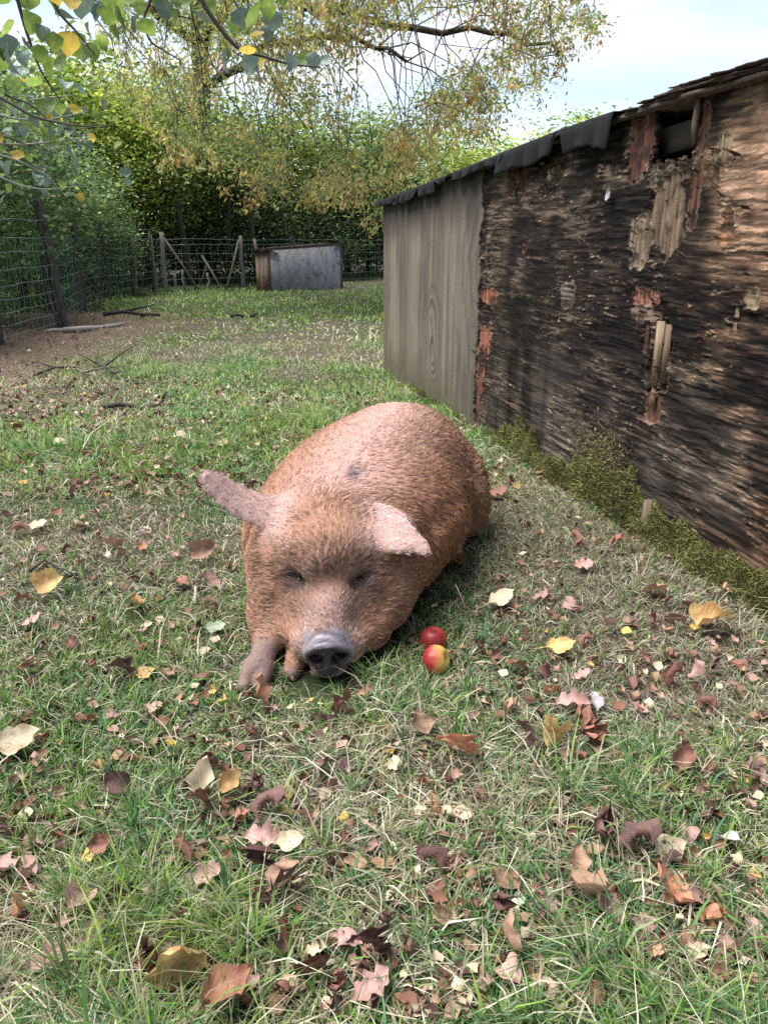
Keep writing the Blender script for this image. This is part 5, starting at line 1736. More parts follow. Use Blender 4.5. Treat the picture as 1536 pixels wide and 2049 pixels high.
# ================================================================ fallen leaves
FR = np.random.default_rng(55)
FM = {'russet': leaf_material('leaf_russet', (0.24, 0.10, 0.066), (0.14, 0.055, 0.040), 0.12, 0.6),
      'dark': leaf_material('leaf_dark_brown', (0.150, 0.068, 0.055), (0.080, 0.038, 0.032), 0.08, 0.6),
      'pink': leaf_material('leaf_pinkish_tan', (0.40, 0.235, 0.20), (0.32, 0.165, 0.135), 0.15, 0.5),
      'tan': leaf_material('leaf_tan', (0.34, 0.20, 0.125), (0.22, 0.11, 0.07), 0.15, 0.6),
      'cream': leaf_material('leaf_cream', (0.58, 0.47, 0.31), (0.46, 0.32, 0.19), 0.2, 0.55),
      'yellow': leaf_material('leaf_yellow', (0.62, 0.46, 0.16), (0.46, 0.24, 0.08), 0.25, 0.5, bl=(0.40, 0.60)),
      'orange': leaf_material('leaf_orange', (0.50, 0.235, 0.12), (0.34, 0.125, 0.065), 0.2, 0.55),
      'green': leaf_material('leaf_pale_green', (0.42, 0.49, 0.33), (0.27, 0.36, 0.20), 0.2, 0.55),
      'white': leaf_material('leaf_white', (0.52, 0.48, 0.49), (0.44, 0.37, 0.38), 0.15, 0.5)}
LV = {}
for _kd, _vs in {'flat': [('lime', 0.55, 0.32, 0.045), ('beech', 0.75, 0.4, 0.05), ('lime', -0.6, 0.45, 0.05)],
                 'oak': [('oak', 0.55, 0.35, 0.04), ('oak', -0.6, 0.45, 0.05), ('oak', 0.9, 0.5, 0.05)],
                 'curl': [('lime', 1.0, 0.45, 0.05), ('lime', -0.9, 0.7, 0.06), ('beech', 1.2, 0.7, 0.06)],
                 'crump': [('lime', 1.9, 1.1, 0.11), ('oak', -1.7, 1.0, 0.10), ('lime', -2.1, 1.2, 0.12)]}.items():
    for _i, (_sh, _cu, _fo, _wa) in enumerate(_vs):
        LV[_kd, _i] = leaf_mesh('fallen_leaf', _sh, _cu, _fo, _wa, 40 + _i + len(_kd) * 7, FM['tan'], 17 if _sh == 'oak' else 11, 5, 0.6 if _kd == 'crump' else 0.0, _kd in ('flat', 'oak'))


LEAFPOS = []


def put_leaf(x, y, size, kind, mat, rz=None, tilt=None, zoff=None, var=None, name='fallen_leaf'):
    o = link(name, LV[kind, int(FR.integers(0, 3)) if var is None else var])
    o.material_slots[0].link = 'OBJECT'; o.material_slots[0].material = FM[mat]
    o.scale = (size, size * FR.uniform(0.85, 1.1), size)
    tl = FR.normal(0, 0.28 if kind in ('flat', 'oak') else 0.6, 2) if tilt is None else tilt
    o.rotation_euler = (tl[0], tl[1], FR.uniform(0, 6.28) if rz is None else rz)
    z = float(gz(x, y))
    o.location = (x, y, z + (zoff if zoff is not None else 0.020 + size * (0.12 if kind in ('flat', 'oak') else 0.20)))
    if kind not in ('flat', 'oak'):
        o.location.z += 0.16 * size * (abs(tl[0]) + abs(tl[1]))
    LEAFPOS.append((x, y, size * 0.42))
    if size > 0.045:
        LEAFPOS.append((x, y - 0.05, size * 0.36))
    return o


# leaves one can point at: photograph x, y, length px, kind, colour, label
NAMED = [
    (362, 1968, 118, 'curl', 'yellow', 'large cupped yellow leaf near the bottom left edge, over a dark leaf', 1.2),
    (322, 1940, 92, 'crump', 'dark', 'dark wine-red crumpled leaf behind the large yellow leaf', 0.2),
    (462, 2012, 110, 'curl', 'orange', 'orange and cream curled leaf cut by the bottom edge', 0.7),
    (46, 1496, 92, 'flat', 'cream', 'large pale cream rounded leaf at the left edge', 0.3),
    (402, 1580, 70, 'curl', 'cream', 'pale cream folded leaf standing up left of centre', 1.5),
    (405, 1626, 48, 'crump', 'russet', 'small russet crumpled leaf just below the folded cream leaf', 0.4),
    (472, 1590, 62, 'curl', 'yellow', 'yellow leaf with brown blotches right of the folded cream leaf', 0.5),
    (512, 1596, 52, 'crump', 'dark', 'dark brown shrivelled leaf touching the blotched yellow leaf', 2.2),
    (530, 1684, 72, 'oak', 'pink', 'pink oak leaf with wavy lobes left of a cream leaf', 0.1),
    (582, 1694, 62, 'flat', 'cream', 'cream leaf overlapping the pink oak leaf', 0.3),
    (570, 1765, 92, 'crump', 'tan', 'large brown rolled leaf below the pink and cream pair', 1.3),
    (532, 1738, 60, 'crump', 'dark', 'dark shrivelled leaf beside the large rolled brown leaf', 0.4),
    (525, 1645, 48, 'crump', 'dark', 'small dark red shrivelled leaf above the pink oak leaf', 2.9),
    (410, 1770, 72, 'oak', 'pink', 'pale pink leaf half sunk in green grass left of the brown roll', 0.5),
    (163, 1822, 66, 'curl', 'pink', 'narrow mauve-grey leaf standing on end at lower left', 1.5),
    (188, 1876, 76, 'oak', 'tan', 'tan oak leaf lying aslant in the lower left', 0.9),
    (104, 1930, 78, 'oak', 'pink', 'slender pinkish oak leaf near the lower left edge', 0.7),
    (55, 1842, 62, 'curl', 'orange', 'orange-brown curled leaf by the lower left edge', 0.2),
    (15, 1748, 78, 'oak', 'pink', 'pink leaf cut by the left edge above the orange-brown one', 2.5),
    (355, 1872, 52, 'crump', 'tan', 'tan crinkled leaf above the large yellow leaf', 0.8),
    (215, 1718, 56, 'curl', 'russet', 'russet bowed leaf left of the white straw stems', 0.2),
    (245, 1596, 50, 'curl', 'dark', 'deep red leaf in the grass left of the folded cream leaf', 0.5),
    (518, 1412, 58, 'curl', 'orange', 'orange striped leaf right below the pig\'s front trotter', 2.3),
    (685, 1442, 46, 'crump', 'russet', 'rusty crumpled leaf in the grass below the pig\'s chin', 1.0),
    (740, 1916, 80, 'crump', 'dark', 'dark red crumpled leaf at bottom centre', 0.5),
    (745, 1985, 88, 'oak', 'pink', 'pink oak leaf at the bottom edge, centre', 0.6),
    (640, 1948, 46, 'crump', 'russet', 'small russet curl left of the bottom centre pink oak leaf', 0.3),
    (1010, 1905, 80, 'curl', 'tan', 'smooth brown leaf pointing down at the lower right of centre', 2.6),
    (1000, 1855, 62, 'crump', 'dark', 'holey dull brown leaf above the smooth pointing leaf', 0.9),
    (1085, 1820, 66, 'oak', 'pink', 'pinkish leaf lying beside a small olive leaf', 2.3),
    (1036, 1815, 36, 'flat', 'green', 'small olive-green leaf between two tan leaves', 1.4),
    (1015, 1780, 66, 'flat', 'tan', 'pale tan pointed leaf above the small olive leaf', 0.5),
    (1170, 1815, 96, 'curl', 'tan', 'big pale brown leaf curling over at the right of centre', 2.2),
    (1205, 1840, 80, 'curl', 'pink', 'striped buff leaf rolled beneath the big curling leaf', 2.7),
    (1148, 1745, 62, 'curl', 'tan', 'brown cupped leaf just above the big curling leaf', 1.6),
    (1202, 1665, 82, 'crump', 'dark', 'tall dark russet crumpled leaf right of centre', 1.4),
    (1262, 1710, 56, 'crump', 'dark', 'blackish crumpled leaf right of the tall russet one', 2.6),
    (1330, 1800, 88, 'curl', 'orange', 'red-brown trough-shaped leaf at the lower right', 2.5),
    (1385, 1808, 62, 'oak', 'pink', 'pale pink oak leaf against the red-brown trough leaf', 0.2),
    (1405, 1850, 70, 'crump', 'orange', 'reddish frilled leaf under the pale pink oak leaf', 2.0),
    (1448, 1695, 58, 'oak', 'white', 'whitish lobed leaf at the right, mid foreground', 2.3),
    (1340, 1708, 62, 'flat', 'cream', 'cream leaf half hidden by grass left of the whitish lobed leaf', 0.2),
    (1510, 1570, 72, 'oak', 'pink', 'long pink oak leaf at the right edge', 2.2),
    (1360, 1545, 60, 'curl', 'russet', 'red-brown curled leaf at the right beneath the bare patch', 1.1),
    (1500, 1880, 66, 'oak', 'pink', 'pale brown oak leaf near the lower right edge', 1.3),
    (1320, 1935, 66, 'crump', 'tan', 'crinkled tan leaf near the lower right corner', 0.3),
    (1105, 1510, 60, 'curl', 'yellow', 'cream and yellow curled leaf near the bare earth patch', 1.9),
    (1160, 1478, 62, 'crump', 'russet', 'dark rosy curled leaf right of the cream and yellow one', 1.3),
    (1195, 1502, 62, 'crump', 'russet', 'broad dark red leaf crumpled beside the bare patch', 0.3),
    (1045, 1500, 50, 'curl', 'dark', 'dark curled leaf left of the cream and yellow leaf', 2.3),
    (915, 1524, 78, 'crump', 'orange', 'wide orange-brown ring-curled leaf in front of the apples', 0.2),
    (848, 1476, 50, 'curl', 'tan', 'tan ridged leaf nearer the camera than the apples', 0.4),
    (1145, 1420, 66, 'oak', 'pink', 'dusky pink oak leaf at the edge of the bare patch', 0.1),
    (1185, 1418, 56, 'oak', 'white', 'pale lilac oak leaf standing beside the dusky pink one', 1.5),
    (1275, 1436, 40, 'oak', 'pink', 'small pink leaf right of the bare patch', 2.4),
    (1162, 1365, 40, 'oak', 'pink', 'small bright pink leaf above the bare patch', 0.2),
    (1122, 1308, 60, 'flat', 'yellow', 'olive and tan leaf between the wall and the apples', 0.1),
    (1425, 1264, 72, 'curl', 'yellow', 'long yellow curled leaf near the moss on the right', 0.35),
    (1306, 1198, 46, 'flat', 'tan', 'pale orange leaf on the worn ground near the moss', 2.6),
    (1085, 1208, 44, 'oak', 'pink', 'pink leaf right of a pale one between pig and wall', 0.2),
    (1005, 1214, 58, 'flat', 'cream', 'pale straw-coloured long leaf between pig and wall', 0.4),
    (1165, 1138, 42, 'oak', 'pink', 'pink oak leaf lying on bare ground below the moss', 0.2),
    (915, 1138, 36, 'curl', 'orange', 'orange leaf against the pig\'s right flank', 0.5),
    (995, 995, 44, 'oak', 'russet', 'red-brown leaf behind the pig\'s hind leg', 0.2),
    (435, 1274, 46, 'flat', 'green', 'pale green leaf left of the pig\'s jowl', 0.2),
    (60, 1360, 44, 'crump', 'tan', 'brown fluted leaf at the far left, level with the trotter', 1.2),
    (295, 1358, 36, 'flat', 'yellow', 'pale yellow oval leaf left of the trotter', 0.4),
    (250, 1360, 46, 'crump', 'dark', 'dark crumpled leaf beside the pale yellow oval leaf', 0.3),
    (105, 1190, 48, 'curl', 'yellow', 'long yellow leaf near the left edge', 0.6),
    (275, 1230, 44, 'curl', 'yellow', 'bright yellow curled leaf left of the pig\'s cheek', 2.3),
    (70, 1255, 42, 'oak', 'pink', 'pink round leaf near the left edge below the long yellow leaf', 0.5),
    (425, 1180, 52, 'oak', 'pink', 'mauve-brown oak leaf beside the pig\'s left cheek', 2.3),
    (412, 1128, 46, 'curl', 'tan', 'light brown curled leaf below the pig\'s raised ear', 0.2),
    (82, 1065, 40, 'flat', 'cream', 'cream leaf beside a dark one at the left', 0.2),
    (160, 1060, 34, 'flat', 'cream', 'rounded cream leaf left of the pig', 2.7),
    (232, 1125, 42, 'crump', 'tan', 'tan fluted leaf in the green grass left of the pig', 0.5),
    (730, 1402, 36, 'oak', 'russet', 'small brown leaf under the pig\'s chin', 0.2),
    (312, 1432, 42, 'flat', 'pink', 'pale pinkish leaf left of the trotter, nearer the camera', 0.4),
    (228, 1448, 26, 'flat', 'pink', 'small mauve leaf in lush grass at the left', 0.4),
    (125, 895, 26, 'flat', 'cream', 'cream leaf in the grass far to the left', 0.2),
    (365, 882, 30, 'flat', 'cream', 'pale domed leaf left of the pig\'s back', 0.2),
    (446, 895, 34, 'flat', 'cream', 'cream leaf between the pale domed leaf and the pig\'s back', 0.3),
    (1225, 392, 0, 'flat', 'white', '', 0)]
for (x, y, L, kd, mt, lb, rz) in NAMED:
    if not lb: continue
    p = gpt(x, y + L * 0.1)
    f = p[1] * CP + CAM_H * SP
    sz = L / 1539.0 * f * {'flat': 1.12, 'oak': 1.15, 'curl': 1.22, 'crump': 1.35}[kd]
    o = put_leaf(p[0], p[1], sz, kd, mt, rz, (FR.normal(0.22, 0.14), FR.normal(0, 0.2)) if kd in ('flat', 'oak') else (FR.normal(0.5, 0.3), FR.normal(0, 0.45)))
    tag(o, lb, 'leaf', 'fallen autumn leaves')

# the white leaf stuck on the wall
_o = put_leaf(0, 0, 0.052, 'flat', 'white', 0.0, (0, 0), 0, 0, 'stuck_leaf')
_o.location = tuple(W(3.62, 1.27, 0.016))
_ux = Vector(WD * 0.85 + np.array([0, 0, -0.5])).normalized(); _uz = Vector(WN); _uy = _uz.cross(_ux)
_o.rotation_euler = Matrix((_ux, _uy, _uz)).transposed().to_euler()
tag(_o, 'small white leaf stuck to the dark plywood wall', 'leaf')

# the many small leaves nobody would tell apart, by place
def _where_left(x, y):
    return ('in the far grass left of the pig\'s back' if y < 990 else 'in the grass left of the pig\'s ear' if y < 1140 else 'in the grass left of the pig\'s cheek' if x > 220 else 'near the left edge, level with the pig\'s face')


def _where_right(x, y):
    return ('beside the pig\'s flank' if x < 1050 and y < 1250 else 'right of the apples' if x < 1100 else 'near the moss' if y < 1230 else 'on the worn ground right of the apples')


def _where_front(x, y):
    return ('in front of the pig\'s trotter' if x < 420 else 'in front of the pig\'s snout' if x < 880 else 'around the bare earth patch' if x < 1250 else 'at the right, in front of the shelter') if y < 1620 else \
        ('low in the left foreground' if x < 420 else 'low in the centre foreground' if x < 950 else 'low in the right foreground')


ZON = [(('small leaves left of the pig', _where_left), 'small leaves left of the pig', 64, lambda: (FR.uniform(0, 470), FR.uniform(830, 1380))),
       (('', _where_right), 'small leaves between pig and wall', 50, lambda: (FR.uniform(890, 1500), FR.uniform(1000, 1440))),
       (('', _where_front), 'small leaves in the foreground', 84, lambda: (FR.uniform(0, 1536), FR.uniform(1420, 2040))),
       (('', lambda x, y: 'on the grass behind the pig'), 'tiny leaves behind the pig', 20, lambda: (FR.uniform(380, 760), FR.uniform(800, 960)))]
_taken = [(a[0], a[1]) for a in NAMED]
for lb, gp, cnt, fn in ZON:
    k = 0
    while k < cnt:
        x, y = fn()
        if fbm(np.array([x / 120]), np.array([y / 90]), 1300, 2)[0] < 0.42: continue
        if min(math.hypot(x - a, y - b) for a, b in _taken) < 34: continue
        p = gpt(x, y)
        if bool(blocked(np.array([p[0]]), np.array([p[1]]))[0]): continue
        f = p[1] * CP + CAM_H * SP
        sz = FR.uniform(0.030, 0.058)
        kd = ['crump', 'curl', 'oak', 'flat'][int(FR.choice(4, p=[0.42, 0.2, 0.24, 0.14]))]
        mt = ['russet', 'dark', 'pink', 'tan', 'cream', 'yellow', 'orange'][int(FR.choice(7, p=[0.30, 0.24, 0.17, 0.16, 0.05, 0.02, 0.06]))]
        if kd == 'crump' and mt in ('cream', 'pink', 'yellow'): mt = 'russet'
        o = put_leaf(p[0], p[1], sz, kd, mt, None, None, 0.014 + 0.2 * sz)
        wd = {'crump': 'crumpled', 'curl': 'curled', 'oak': 'lobed', 'flat': 'flat'}[kd]
        cw = {'russet': 'russet', 'dark': 'dark brown', 'pink': 'pinkish', 'tan': 'tan', 'cream': 'cream', 'yellow': 'yellow', 'orange': 'orange-brown'}[mt]
        sub = lb[1](x, y)
        tag(o, 'small ' + cw + ' ' + wd + ' leaf ' + sub, 'leaf', gp + ', ' + cw + ' ' + wd + ' ' + sub)
        _taken.append((x, y)); k += 1

# leaf litter too fine or far to count
_m_v, _m_q, _m_c, _b = [], [], [], 0
_gV = [leaf_geo('lime', c, f, w, 60 + i, 5, 3)[:2] for i, (c, f, w) in enumerate(((0.5, 0.3, 0.03), (2.0, 1.0, 0.08), (-1.8, 0.9, 0.08), (0.9, 0.5, 0.05)))]
_pal = np.array([(0.17, 0.075, 0.045), (0.09, 0.042, 0.032), (0.34, 0.20, 0.155), (0.29, 0.175, 0.105), (0.55, 0.45, 0.30), (0.50, 0.33, 0.09)])
for _k in range(3850):
    if _k < 2400:
        x, y = FR.uniform(0, 1536), FR.uniform(900, 2049)
        if fbm(np.array([x / 140]), np.array([y / 100]), 1310, 2)[0] < 0.45: continue
    elif _k < 3500:
        x, y = FR.uniform(0, 760), FR.uniform(760, 1000)
    else:
        x, y = abs(FR.normal(0, 190)), FR.uniform(640, 850)
    p = gpt(x, y)
    if bool(blocked(np.array([p[0]]), np.array([p[1]]))[0]): continue
    sz = FR.uniform(0.014, 0.036) if y > 1000 else FR.uniform(0.022, 0.052)
    V, q = _gV[int(FR.integers(0, 4))]
    a, b2 = FR.uniform(0, 6.28), FR.normal(0, 0.4)
    R = np.array(Matrix.Rotation(a, 3, 'Z') @ Matrix.Rotation(b2, 3, 'X'))
    _m_v.append(V @ R.T * sz + np.array([p[0], p[1], float(gz(p[0], p[1])) + 0.014 + 0.2 * sz]))
    _m_q.append(q + _b); _b += len(V)
    _c0 = _pal[int(FR.choice(6, p=[0.28, 0.24, 0.18, 0.16, 0.10, 0.04]))] * FR.uniform(0.7, 1.25)
    _m_c.append(np.tile(_c0, (len(V), 1)))
_o = link('leaf_litter', mesh_np('leaf_litter', np.concatenate(_m_v), np.concatenate(_m_q), None, [attr_mat('leaf_litter', 0.65, 0.25, 0.12)], False, {'col': ('col', np.concatenate(_m_c))}))
_o['kind'] = 'stuff'; _o['label'] = 'scatter of leaf fragments and distant fallen leaves over the meadow'

# ================================================================ apples
_t = NT('apple_skin')
_c1 = _t.attr('blush', 'Fac')
_nz = _t.noise(_t.coord('Object', (1, 1, 0.25)), 60, 4, 0.6)
_sp = _t.noise(_t.coord('Object'), 420, 2, 0.5)
_f = _t.math('ADD', _c1, _t.math('MULTIPLY', _t.math('SUBTRACT', _nz, 0.5), 0.7))
_cc = _t.ramp(_f, [(0.15, (0.50, 0.36, 0.085)), (0.42, (0.47, 0.17, 0.055)), (0.62, (0.34, 0.034, 0.030)), (0.95, (0.20, 0.016, 0.020))])
_cc = _t.mix(_t.ramp(_sp, [(0.68, (0, 0, 0)), (0.74, (0.45, 0.45, 0.45))]), _cc, (0.62, 0.40, 0.22))
M_APPLE = _t.pbr(_cc, 0.42, 0.35)
M_STALK = NT('apple_stalk').pbr((0.09, 0.06, 0.035), 0.8, 0.2)


def apple(name, label, p, r, tilt, rz, blush_dir, h=0.92):
    n, m = 24, 32
    V, B = [], []
    a0 = thing(name, label, 'apple', p)
    Rm = Matrix.Rotation(rz, 3, 'Z') @ Matrix.Rotation(tilt, 3, 'X')
    sd = Rm.inverted() @ Vector(blush_dir).normalized()  # the red cheek of the skin lies on this side
    for i in range(n):
        u = math.pi * i / (n - 1)
        for j in range(m):
            w = 2 * math.pi * j / m
            rad = math.sin(u) * (1 + 0.05 * math.cos(u)) * (1 + 0.014 * math.cos(5 * w) * (1 - math.cos(u)))
            z = math.cos(u) * h
            z -= 0.24 * math.exp(-(math.sin(u) / 0.30) ** 2) * (1 if u < 1.57 else -0.55)
            v = Vector((rad * math.cos(w), rad * math.sin(w), z))
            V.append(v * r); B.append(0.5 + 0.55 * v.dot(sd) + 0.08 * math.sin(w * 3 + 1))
    q = [(i * m + j, (i + 1) * m + j, (i + 1) * m + (j + 1) % m, i * m + (j + 1) % m) for i in range(n - 1) for j in range(m)]
    o = link('flesh', mesh_np('flesh', np.array([tuple(v) for v in V]), q, None, [M_APPLE], True, {'blush': ('f', B)}), a0)
    o.rotation_euler = Rm.to_euler()
    mb = MB(); mb.tube([(0, 0, r * 0.55), (0.001, 0, r * 0.80), (0.003, 0.001, r * 1.02)], [0.0012, 0.0012, 0.0016], 6)
    st = mb.obj('stalk', M_STALK, a0); st.rotation_euler = Rm.to_euler()
    return a0


_ap = gpt(868, 1306); _bp = gpt(872, 1358)
apple('red_apple', 'red apple standing behind the other apple, near the pig\'s snout', (0.139, 1.915, float(gz(0.139, 1.915)) + 0.036), 0.0375, 0.12, 0.6, (-0.3, -0.5, 0.6), 0.98)
apple('red_apple', 'red and yellow apple nearest the camera, right of the pig', (0.1385, 1.800, float(gz(0.1385, 1.80)) + 0.038), 0.0395, 1.15, 1.2, (-0.9, 0.1, -0.1))

# ================================================================ sticks and clods
M_STICK = NT('fallen_stick').pbr((0.055, 0.045, 0.04), 0.85, 0.2)
M_STICKP = NT('barkless_stick').pbr((0.34, 0.29, 0.25), 0.8, 0.2)


def stick(label, px, r, mat, zo=0.02, forks=(), name='fallen_stick'):
    p0 = gpt(*px[0])
    t = thing(name, label, 'stick', tuple(p0))
    P = []
    for i, (x, y) in enumerate(px):
        g_ = gpt(x, y); P.append((g_[0], g_[1], float(gz(g_[0], g_[1])) + zo + (0.02 * math.sin(i * 2.1))))
    P = np.array(P)
    m = MB(); m.tube(P, np.linspace(r, r * 0.55, len(P)), 7); m.obj('stem', mat, t, True, off=p0)
    for (i, dx, dy, dz) in forks:
        m = MB(); a = P[i]; m.tube([a, a + np.array([dx, dy, dz]) * 0.5 + (0, 0, 0.01), a + np.array([dx, dy, dz])], [r * 0.7, r * 0.5, r * 0.25], 6)
        m.obj('twig', mat, t, True, off=p0)
    return t


stick('black stick with a knobbly end lying in the grass left of the pig\'s back', [(203, 822), (240, 819), (285, 816), (318, 815), (326, 811)], 0.020, M_STICK, 0.02, [(4, 0.03, 0.02, 0.06)])
stick('pale bark-stripped branch lying by the leaning fence post', [(130, 668), (165, 668), (205, 660), (250, 653)], 0.040, M_STICKP, 0.03, [(0, -0.15, -0.25, 0.02)])
stick('dark branch lying before the far part of the left fence', [(208, 635), (250, 632), (285, 633), (320, 636)], 0.035, M_STICK, 0.05, [(2, 0.1, -0.5, 0.05), (1, 0.5, -0.1, 0.1)])
stick('short dark branch on the turf at the middle of the field', [(460, 635), (475, 634), (488, 634)], 0.028, M_STICK, 0.03)
stick('stubby dark branch right of the short one on the turf', [(500, 637), (515, 633)], 0.03, M_STICK, 0.03)
stick('thin forked twig on the brown ground at the left', [(68, 758), (110, 744), (152, 738), (165, 752), (180, 764)], 0.011, M_STICK, 0.03, [(3, 0.5, -0.4, 0.12), (1, -0.3, 0.1, 0.05)])
stick('upright spray of dark twigs on the brown ground at the left', [(230, 760), (212, 748), (196, 735), (192, 722)], 0.012, M_STICK, 0.05, [(1, 0.2, 0.3, 0.15), (2, -0.25, 0.1, 0.1), (0, 0.2, -0.25, 0.05)])
stick('long grey-black twig in the green grass at the left', [(62, 1165), (95, 1152), (130, 1155), (158, 1170)], 0.0055, M_STICK, 0.03, [(3, 0.01, -0.05, 0.01)])
stick('short grey twig near the pig\'s left cheek', [(392, 1222), (394, 1200), (408, 1180)], 0.006, M_STICKP, 0.02)
stick('pale bleached twig beside the curled leaves near the bare patch', [(1038, 1486), (1060, 1490), (1085, 1496)], 0.005, M_STICKP, 0.02)


def clod(label, p, r, seed, mat):
    rng = np.random.default_rng(seed)
    n, m = 9, 12
    V = []
    for i in range(n):
        u = math.pi * i / (n - 1)
        for j in range(m):
            w = 2 * math.pi * j / m
            k = 1 + 0.28 * (vn(np.array([math.cos(w) * 1.5 + 5 + seed]), np.array([math.sin(w) * 1.5 + u * 1.3]), seed)[0] - 0.5)
            V.append((r * 1.3 * math.sin(u) * math.cos(w) * k, r * 0.9 * math.sin(u) * math.sin(w) * k, r * 0.7 * math.cos(u) * k))
    q = [(i * m + j, (i + 1) * m + j, (i + 1) * m + (j + 1) % m, i * m + (j + 1) % m) for i in range(n - 1) for j in range(m)]
    o = link('earth_clod', mesh_np('earth_clod', V, q, None, [mat], True))
    o.location = (p[0], p[1], float(gz(p[0], p[1])) + r * 0.35)
    return tag(o, label, 'clod')


_t = NT('clod_earth'); _n = _t.noise(_t.coord('Object'), 70, 4)
M_CLOD = _t.pbr(_t.ramp(_n, [(0.3, (0.05, 0.036, 0.033)), (0.7, (0.15, 0.115, 0.10))]), 0.95, 0.1, _t.bump(_n, 0.8, 0.01))
clod('round dark earth clod at the right of the bare patch', gpt(1288, 1400), 0.022, 3, M_CLOD)
clod('dark earth clod on the worn ground below the moss', gpt(1152, 1165), 0.020, 4, M_CLOD)

# ================================================================ grass blades
GREENS = np.array([(0.130, 0.255, 0.055), (0.085, 0.195, 0.055), (0.080, 0.180, 0.085), (0.20, 0.315, 0.065), (0.23, 0.29, 0.13)])
STRAWS = np.array([(0.52, 0.47, 0.33), (0.40, 0.35, 0.235), (0.62, 0.57, 0.44), (0.23, 0.175, 0.12), (0.28, 0.265, 0.16)])
M_GRASS = NT('grass_blade')
_gc = M_GRASS.attr('col')
M_GRASS = M_GRASS.pbr(_gc, 0.5, 0.14, None, 0.32)


_LF = np.array(LEAFPOS)


def under_leaf(x, y):
    """turf pressed flat by a fallen leaf (grid look-up)"""
    m = np.zeros(len(x), bool)
    for a, b, r in _LF:
        m |= (np.abs(x - a) < r) & (np.abs(y - b) < r) & ((x - a) ** 2 + (y - b) ** 2 < r * r)
    return m


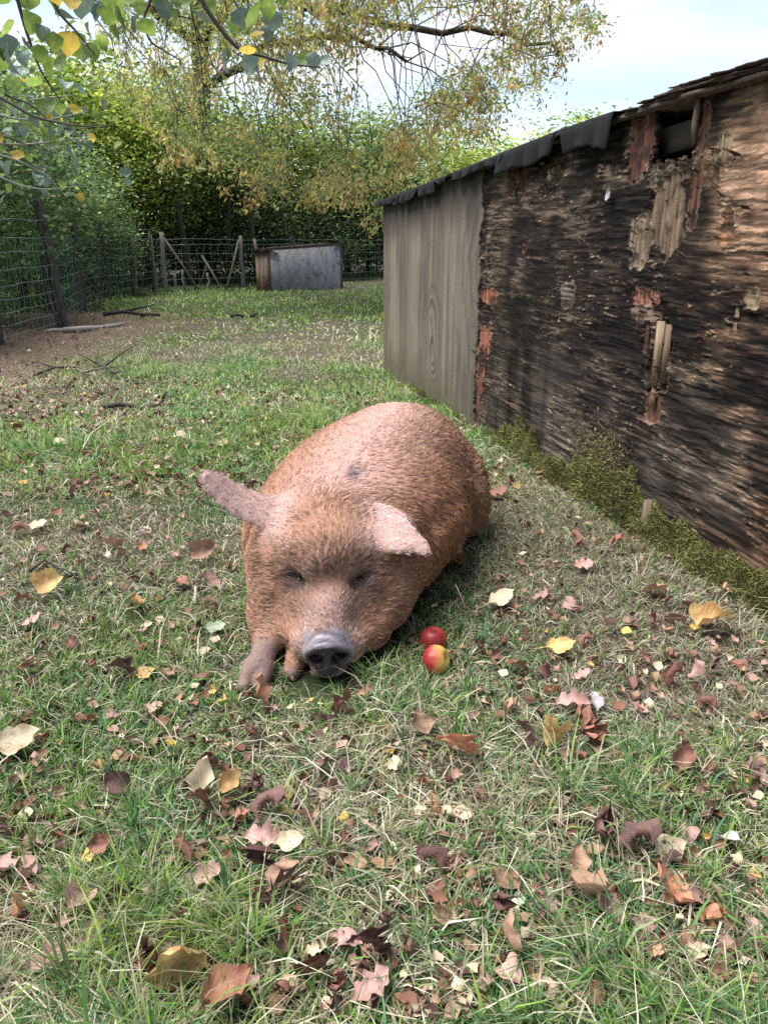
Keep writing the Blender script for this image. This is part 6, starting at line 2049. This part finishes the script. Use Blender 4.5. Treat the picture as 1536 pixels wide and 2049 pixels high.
def grass_field(name, label, n, ymin, ymax, hmul, wmul, rng, power=1.0):
    """tufts of bent blades; density follows the eye's distance"""
    # tuft centres: uniform in depth ratio so that the picture is evenly filled
    got_x, got_y = [], []
    while sum(map(len, got_x)) < n:
        u = rng.random(n)
        y = ymin * (ymax / ymin) ** (u ** power)
        x = rng.uniform(-1, 1, n) * (0.74 * (y * 0.95 + 0.45) + 0.25)
        ok = in_view(x, y, 0.45 if ymin < 3 else 0.30) & ~blocked(x, y)
        if ymin < 3: ok &= ~(under_leaf(x, y) & (rng.random(n) < 0.85))
        g = greenness(x, y)
        _w = wall_dist(x, y)
        ok &= rng.random(n) < (0.26 + 0.74 * g + 0.6 * sst(1.2, 0.7, _w) * (y > 1.3) * (y < 4.6))
        got_x.append(x[ok]); got_y.append(y[ok])
    X = np.concatenate(got_x)[:n]; Y = np.concatenate(got_y)[:n]
    # pull a share of the blades together into tufts
    tx = np.round(X / 0.055) * 0.055 + 0.02 * (vn(np.round(X / 0.055), np.round(Y / 0.055), 71) - 0.5)
    ty = np.round(Y / 0.055) * 0.055 + 0.02 * (vn(np.round(X / 0.055), np.round(Y / 0.055), 72) - 0.5)
    hot = vn(np.round(X / 0.055) * 1.7, np.round(Y / 0.055) * 1.7, 73)
    k = np.where(hot > 0.5, 0.45, 0.0)
    X = X + (tx - X) * k; Y = Y + (ty - Y) * k
    b = blocked(X, Y); X, Y, hot = X[~b], Y[~b], hot[~b]
    n = len(X)
    g = greenness(X, Y); br = brownness(X, Y)
    isg = rng.random(n) < np.clip(0.06 + 0.72 * g, 0, 0.80)
    lush = fbm(X * 2.2, Y * 2.2, 81, 3)
    H = rng.gamma(4.0, 0.25, n) * (0.034 + 0.042 * sst(0.35, 0.75, lush) * g) * hmul
    H = np.where(isg, H, H * rng.uniform(0.7, 1.5, n))
    H *= np.where(hot > 0.72, 1.5, 1.0)
    _w = wall_dist(X, Y)
    worn = sst(1.15, 0.7, _w) * sst(1.35, 1.75, Y) * sst(4.4, 3.4, Y)
    H *= 1 - 0.22 * worn
    Wd = rng.uniform(0.0018, 0.0046, n) * wmul * np.where(isg, 1.0, 0.8) * np.where(rng.random(n) < 0.14, 1.6, 1.0)
    az = rng.uniform(0, 2 * math.pi, n)
    wind = fbm(X * 1.3, Y * 1.3, 91, 2) * 7
    az = np.where(rng.random(n) < 0.4, wind + rng.normal(0, 0.8, n), az)
    lean = np.where(isg, rng.normal(0.65, 0.33, n), rng.normal(1.28, 0.25, n))
    lean = np.clip(lean, 0.02, 1.52)
    bend = rng.uniform(0.2, 1.1, n)
    d = np.stack([np.cos(az), np.sin(az)], 1)
    Z = gz(X, Y) - 0.002
    ph = rng.uniform(0, 2 * math.pi, n)
    side = np.stack([-np.sin(az + 0.5 * np.sin(ph)), np.cos(az + 0.5 * np.sin(ph)), 0.25 * np.cos(ph)], 1)
    P0 = np.stack([X, Y, Z], 1)
    def step(P, a, L):
        return P + np.stack([d[:, 0] * np.sin(a), d[:, 1] * np.sin(a), np.cos(a)], 1) * L[:, None]
    P1 = step(P0, lean * 0.7, H * 0.5)
    P2 = step(P1, np.clip(lean + bend * 0.7, 0, 1.75), H * 0.5)
    P1[:, 2] = np.maximum(P1[:, 2], Z + 0.004); P2[:, 2] = np.maximum(P2[:, 2], Z + 0.002)
    w = (Wd * 0.5)[:, None]
    V = np.stack([P0 - side * w, P0 + side * w, P1 - side * w * 0.85, P1 + side * w * 0.85, P2], 1).reshape(-1, 3)
    i = np.arange(n)[:, None] * 5
    q = i + np.array([[0, 1, 3, 2]]); t = i + np.array([[2, 3, 4]])
    cg = GREENS[rng.integers(0, 5, n)] * (0.75 + 0.5 * rng.random((n, 1)))
    hue = fbm(X * 3.1, Y * 3.1, 95, 3)[:, None]
    cg = cg * (1 + (hue - 0.5) * np.array([0.7, 0.15, -0.3]))
    cs = STRAWS[rng.integers(0, 5, n)] * (0.7 + 0.5 * rng.random((n, 1)))
    cs = cs * (1 - 0.45 * br[:, None] * np.array([0.6, 1.0, 1.0]))
    cs = cs * (1 - 0.28 * worn)[:, None]
    C = np.where(isg[:, None], cg, cs)
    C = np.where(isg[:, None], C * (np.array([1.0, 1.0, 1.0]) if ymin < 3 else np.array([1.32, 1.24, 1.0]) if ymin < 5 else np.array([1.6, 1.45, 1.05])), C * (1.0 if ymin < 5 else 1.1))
    tipdry = ((rng.random(n) < 0.25) & isg)[:, None]
    Ct = np.where(tipdry, cs, C * 1.12)
    Cv = np.stack([C, C, C, C, Ct], 1).reshape(-1, 3)
    o = link(name, mesh_np(name, V, q, t, [M_GRASS], False, {'col': ('col', Cv)}))
    o['kind'] = 'stuff'; o['label'] = label; o['category'] = 'grass'
    return o


grass_field('foreground_grass', 'short tousled green and straw-coloured grass in the foreground', 205000, 0.36, 3.4, 1.0, 1.0, GR, 0.85)
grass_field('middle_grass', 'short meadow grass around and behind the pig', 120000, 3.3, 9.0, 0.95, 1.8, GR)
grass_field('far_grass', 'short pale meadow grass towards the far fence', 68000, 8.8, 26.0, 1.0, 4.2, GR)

# long dry stalks lying across the turf
_m = MB()
for _k in range(170):
    _y = 0.6 * (4.2 / 0.6) ** GR.random(); _x = GR.uniform(-1, 1) * 0.55 * (_y + 0.4)
    if bool(blocked(np.array([_x]), np.array([_y]))[0]): continue
    _a = GR.uniform(0, 6.28); _L = GR.uniform(0.06, 0.20); _cv = GR.normal(0, 0.9)
    _P = []
    _q = np.array([_x, _y, float(gz(_x, _y)) + GR.uniform(0.012, 0.04)])
    for _i in range(5):
        _P.append(_q.copy()); _a += _cv / 5
        _q = _q + np.array([math.cos(_a), math.sin(_a), 0]) * _L / 4; _q[2] = float(gz(_q[0], _q[1])) + 0.016 + 0.02 * math.sin(_i * 1.3 + _k)
    _m.tube(_P, [0.0011, 0.0011, 0.0010, 0.0009, 0.0005], 4, False)
_o = _m.obj('dry_stalks', NT('dry_stalk').pbr((0.47, 0.40, 0.28), 0.6, 0.3)); _o['kind'] = 'stuff'; _o['label'] = 'thin dry grass stalks lying across the turf'
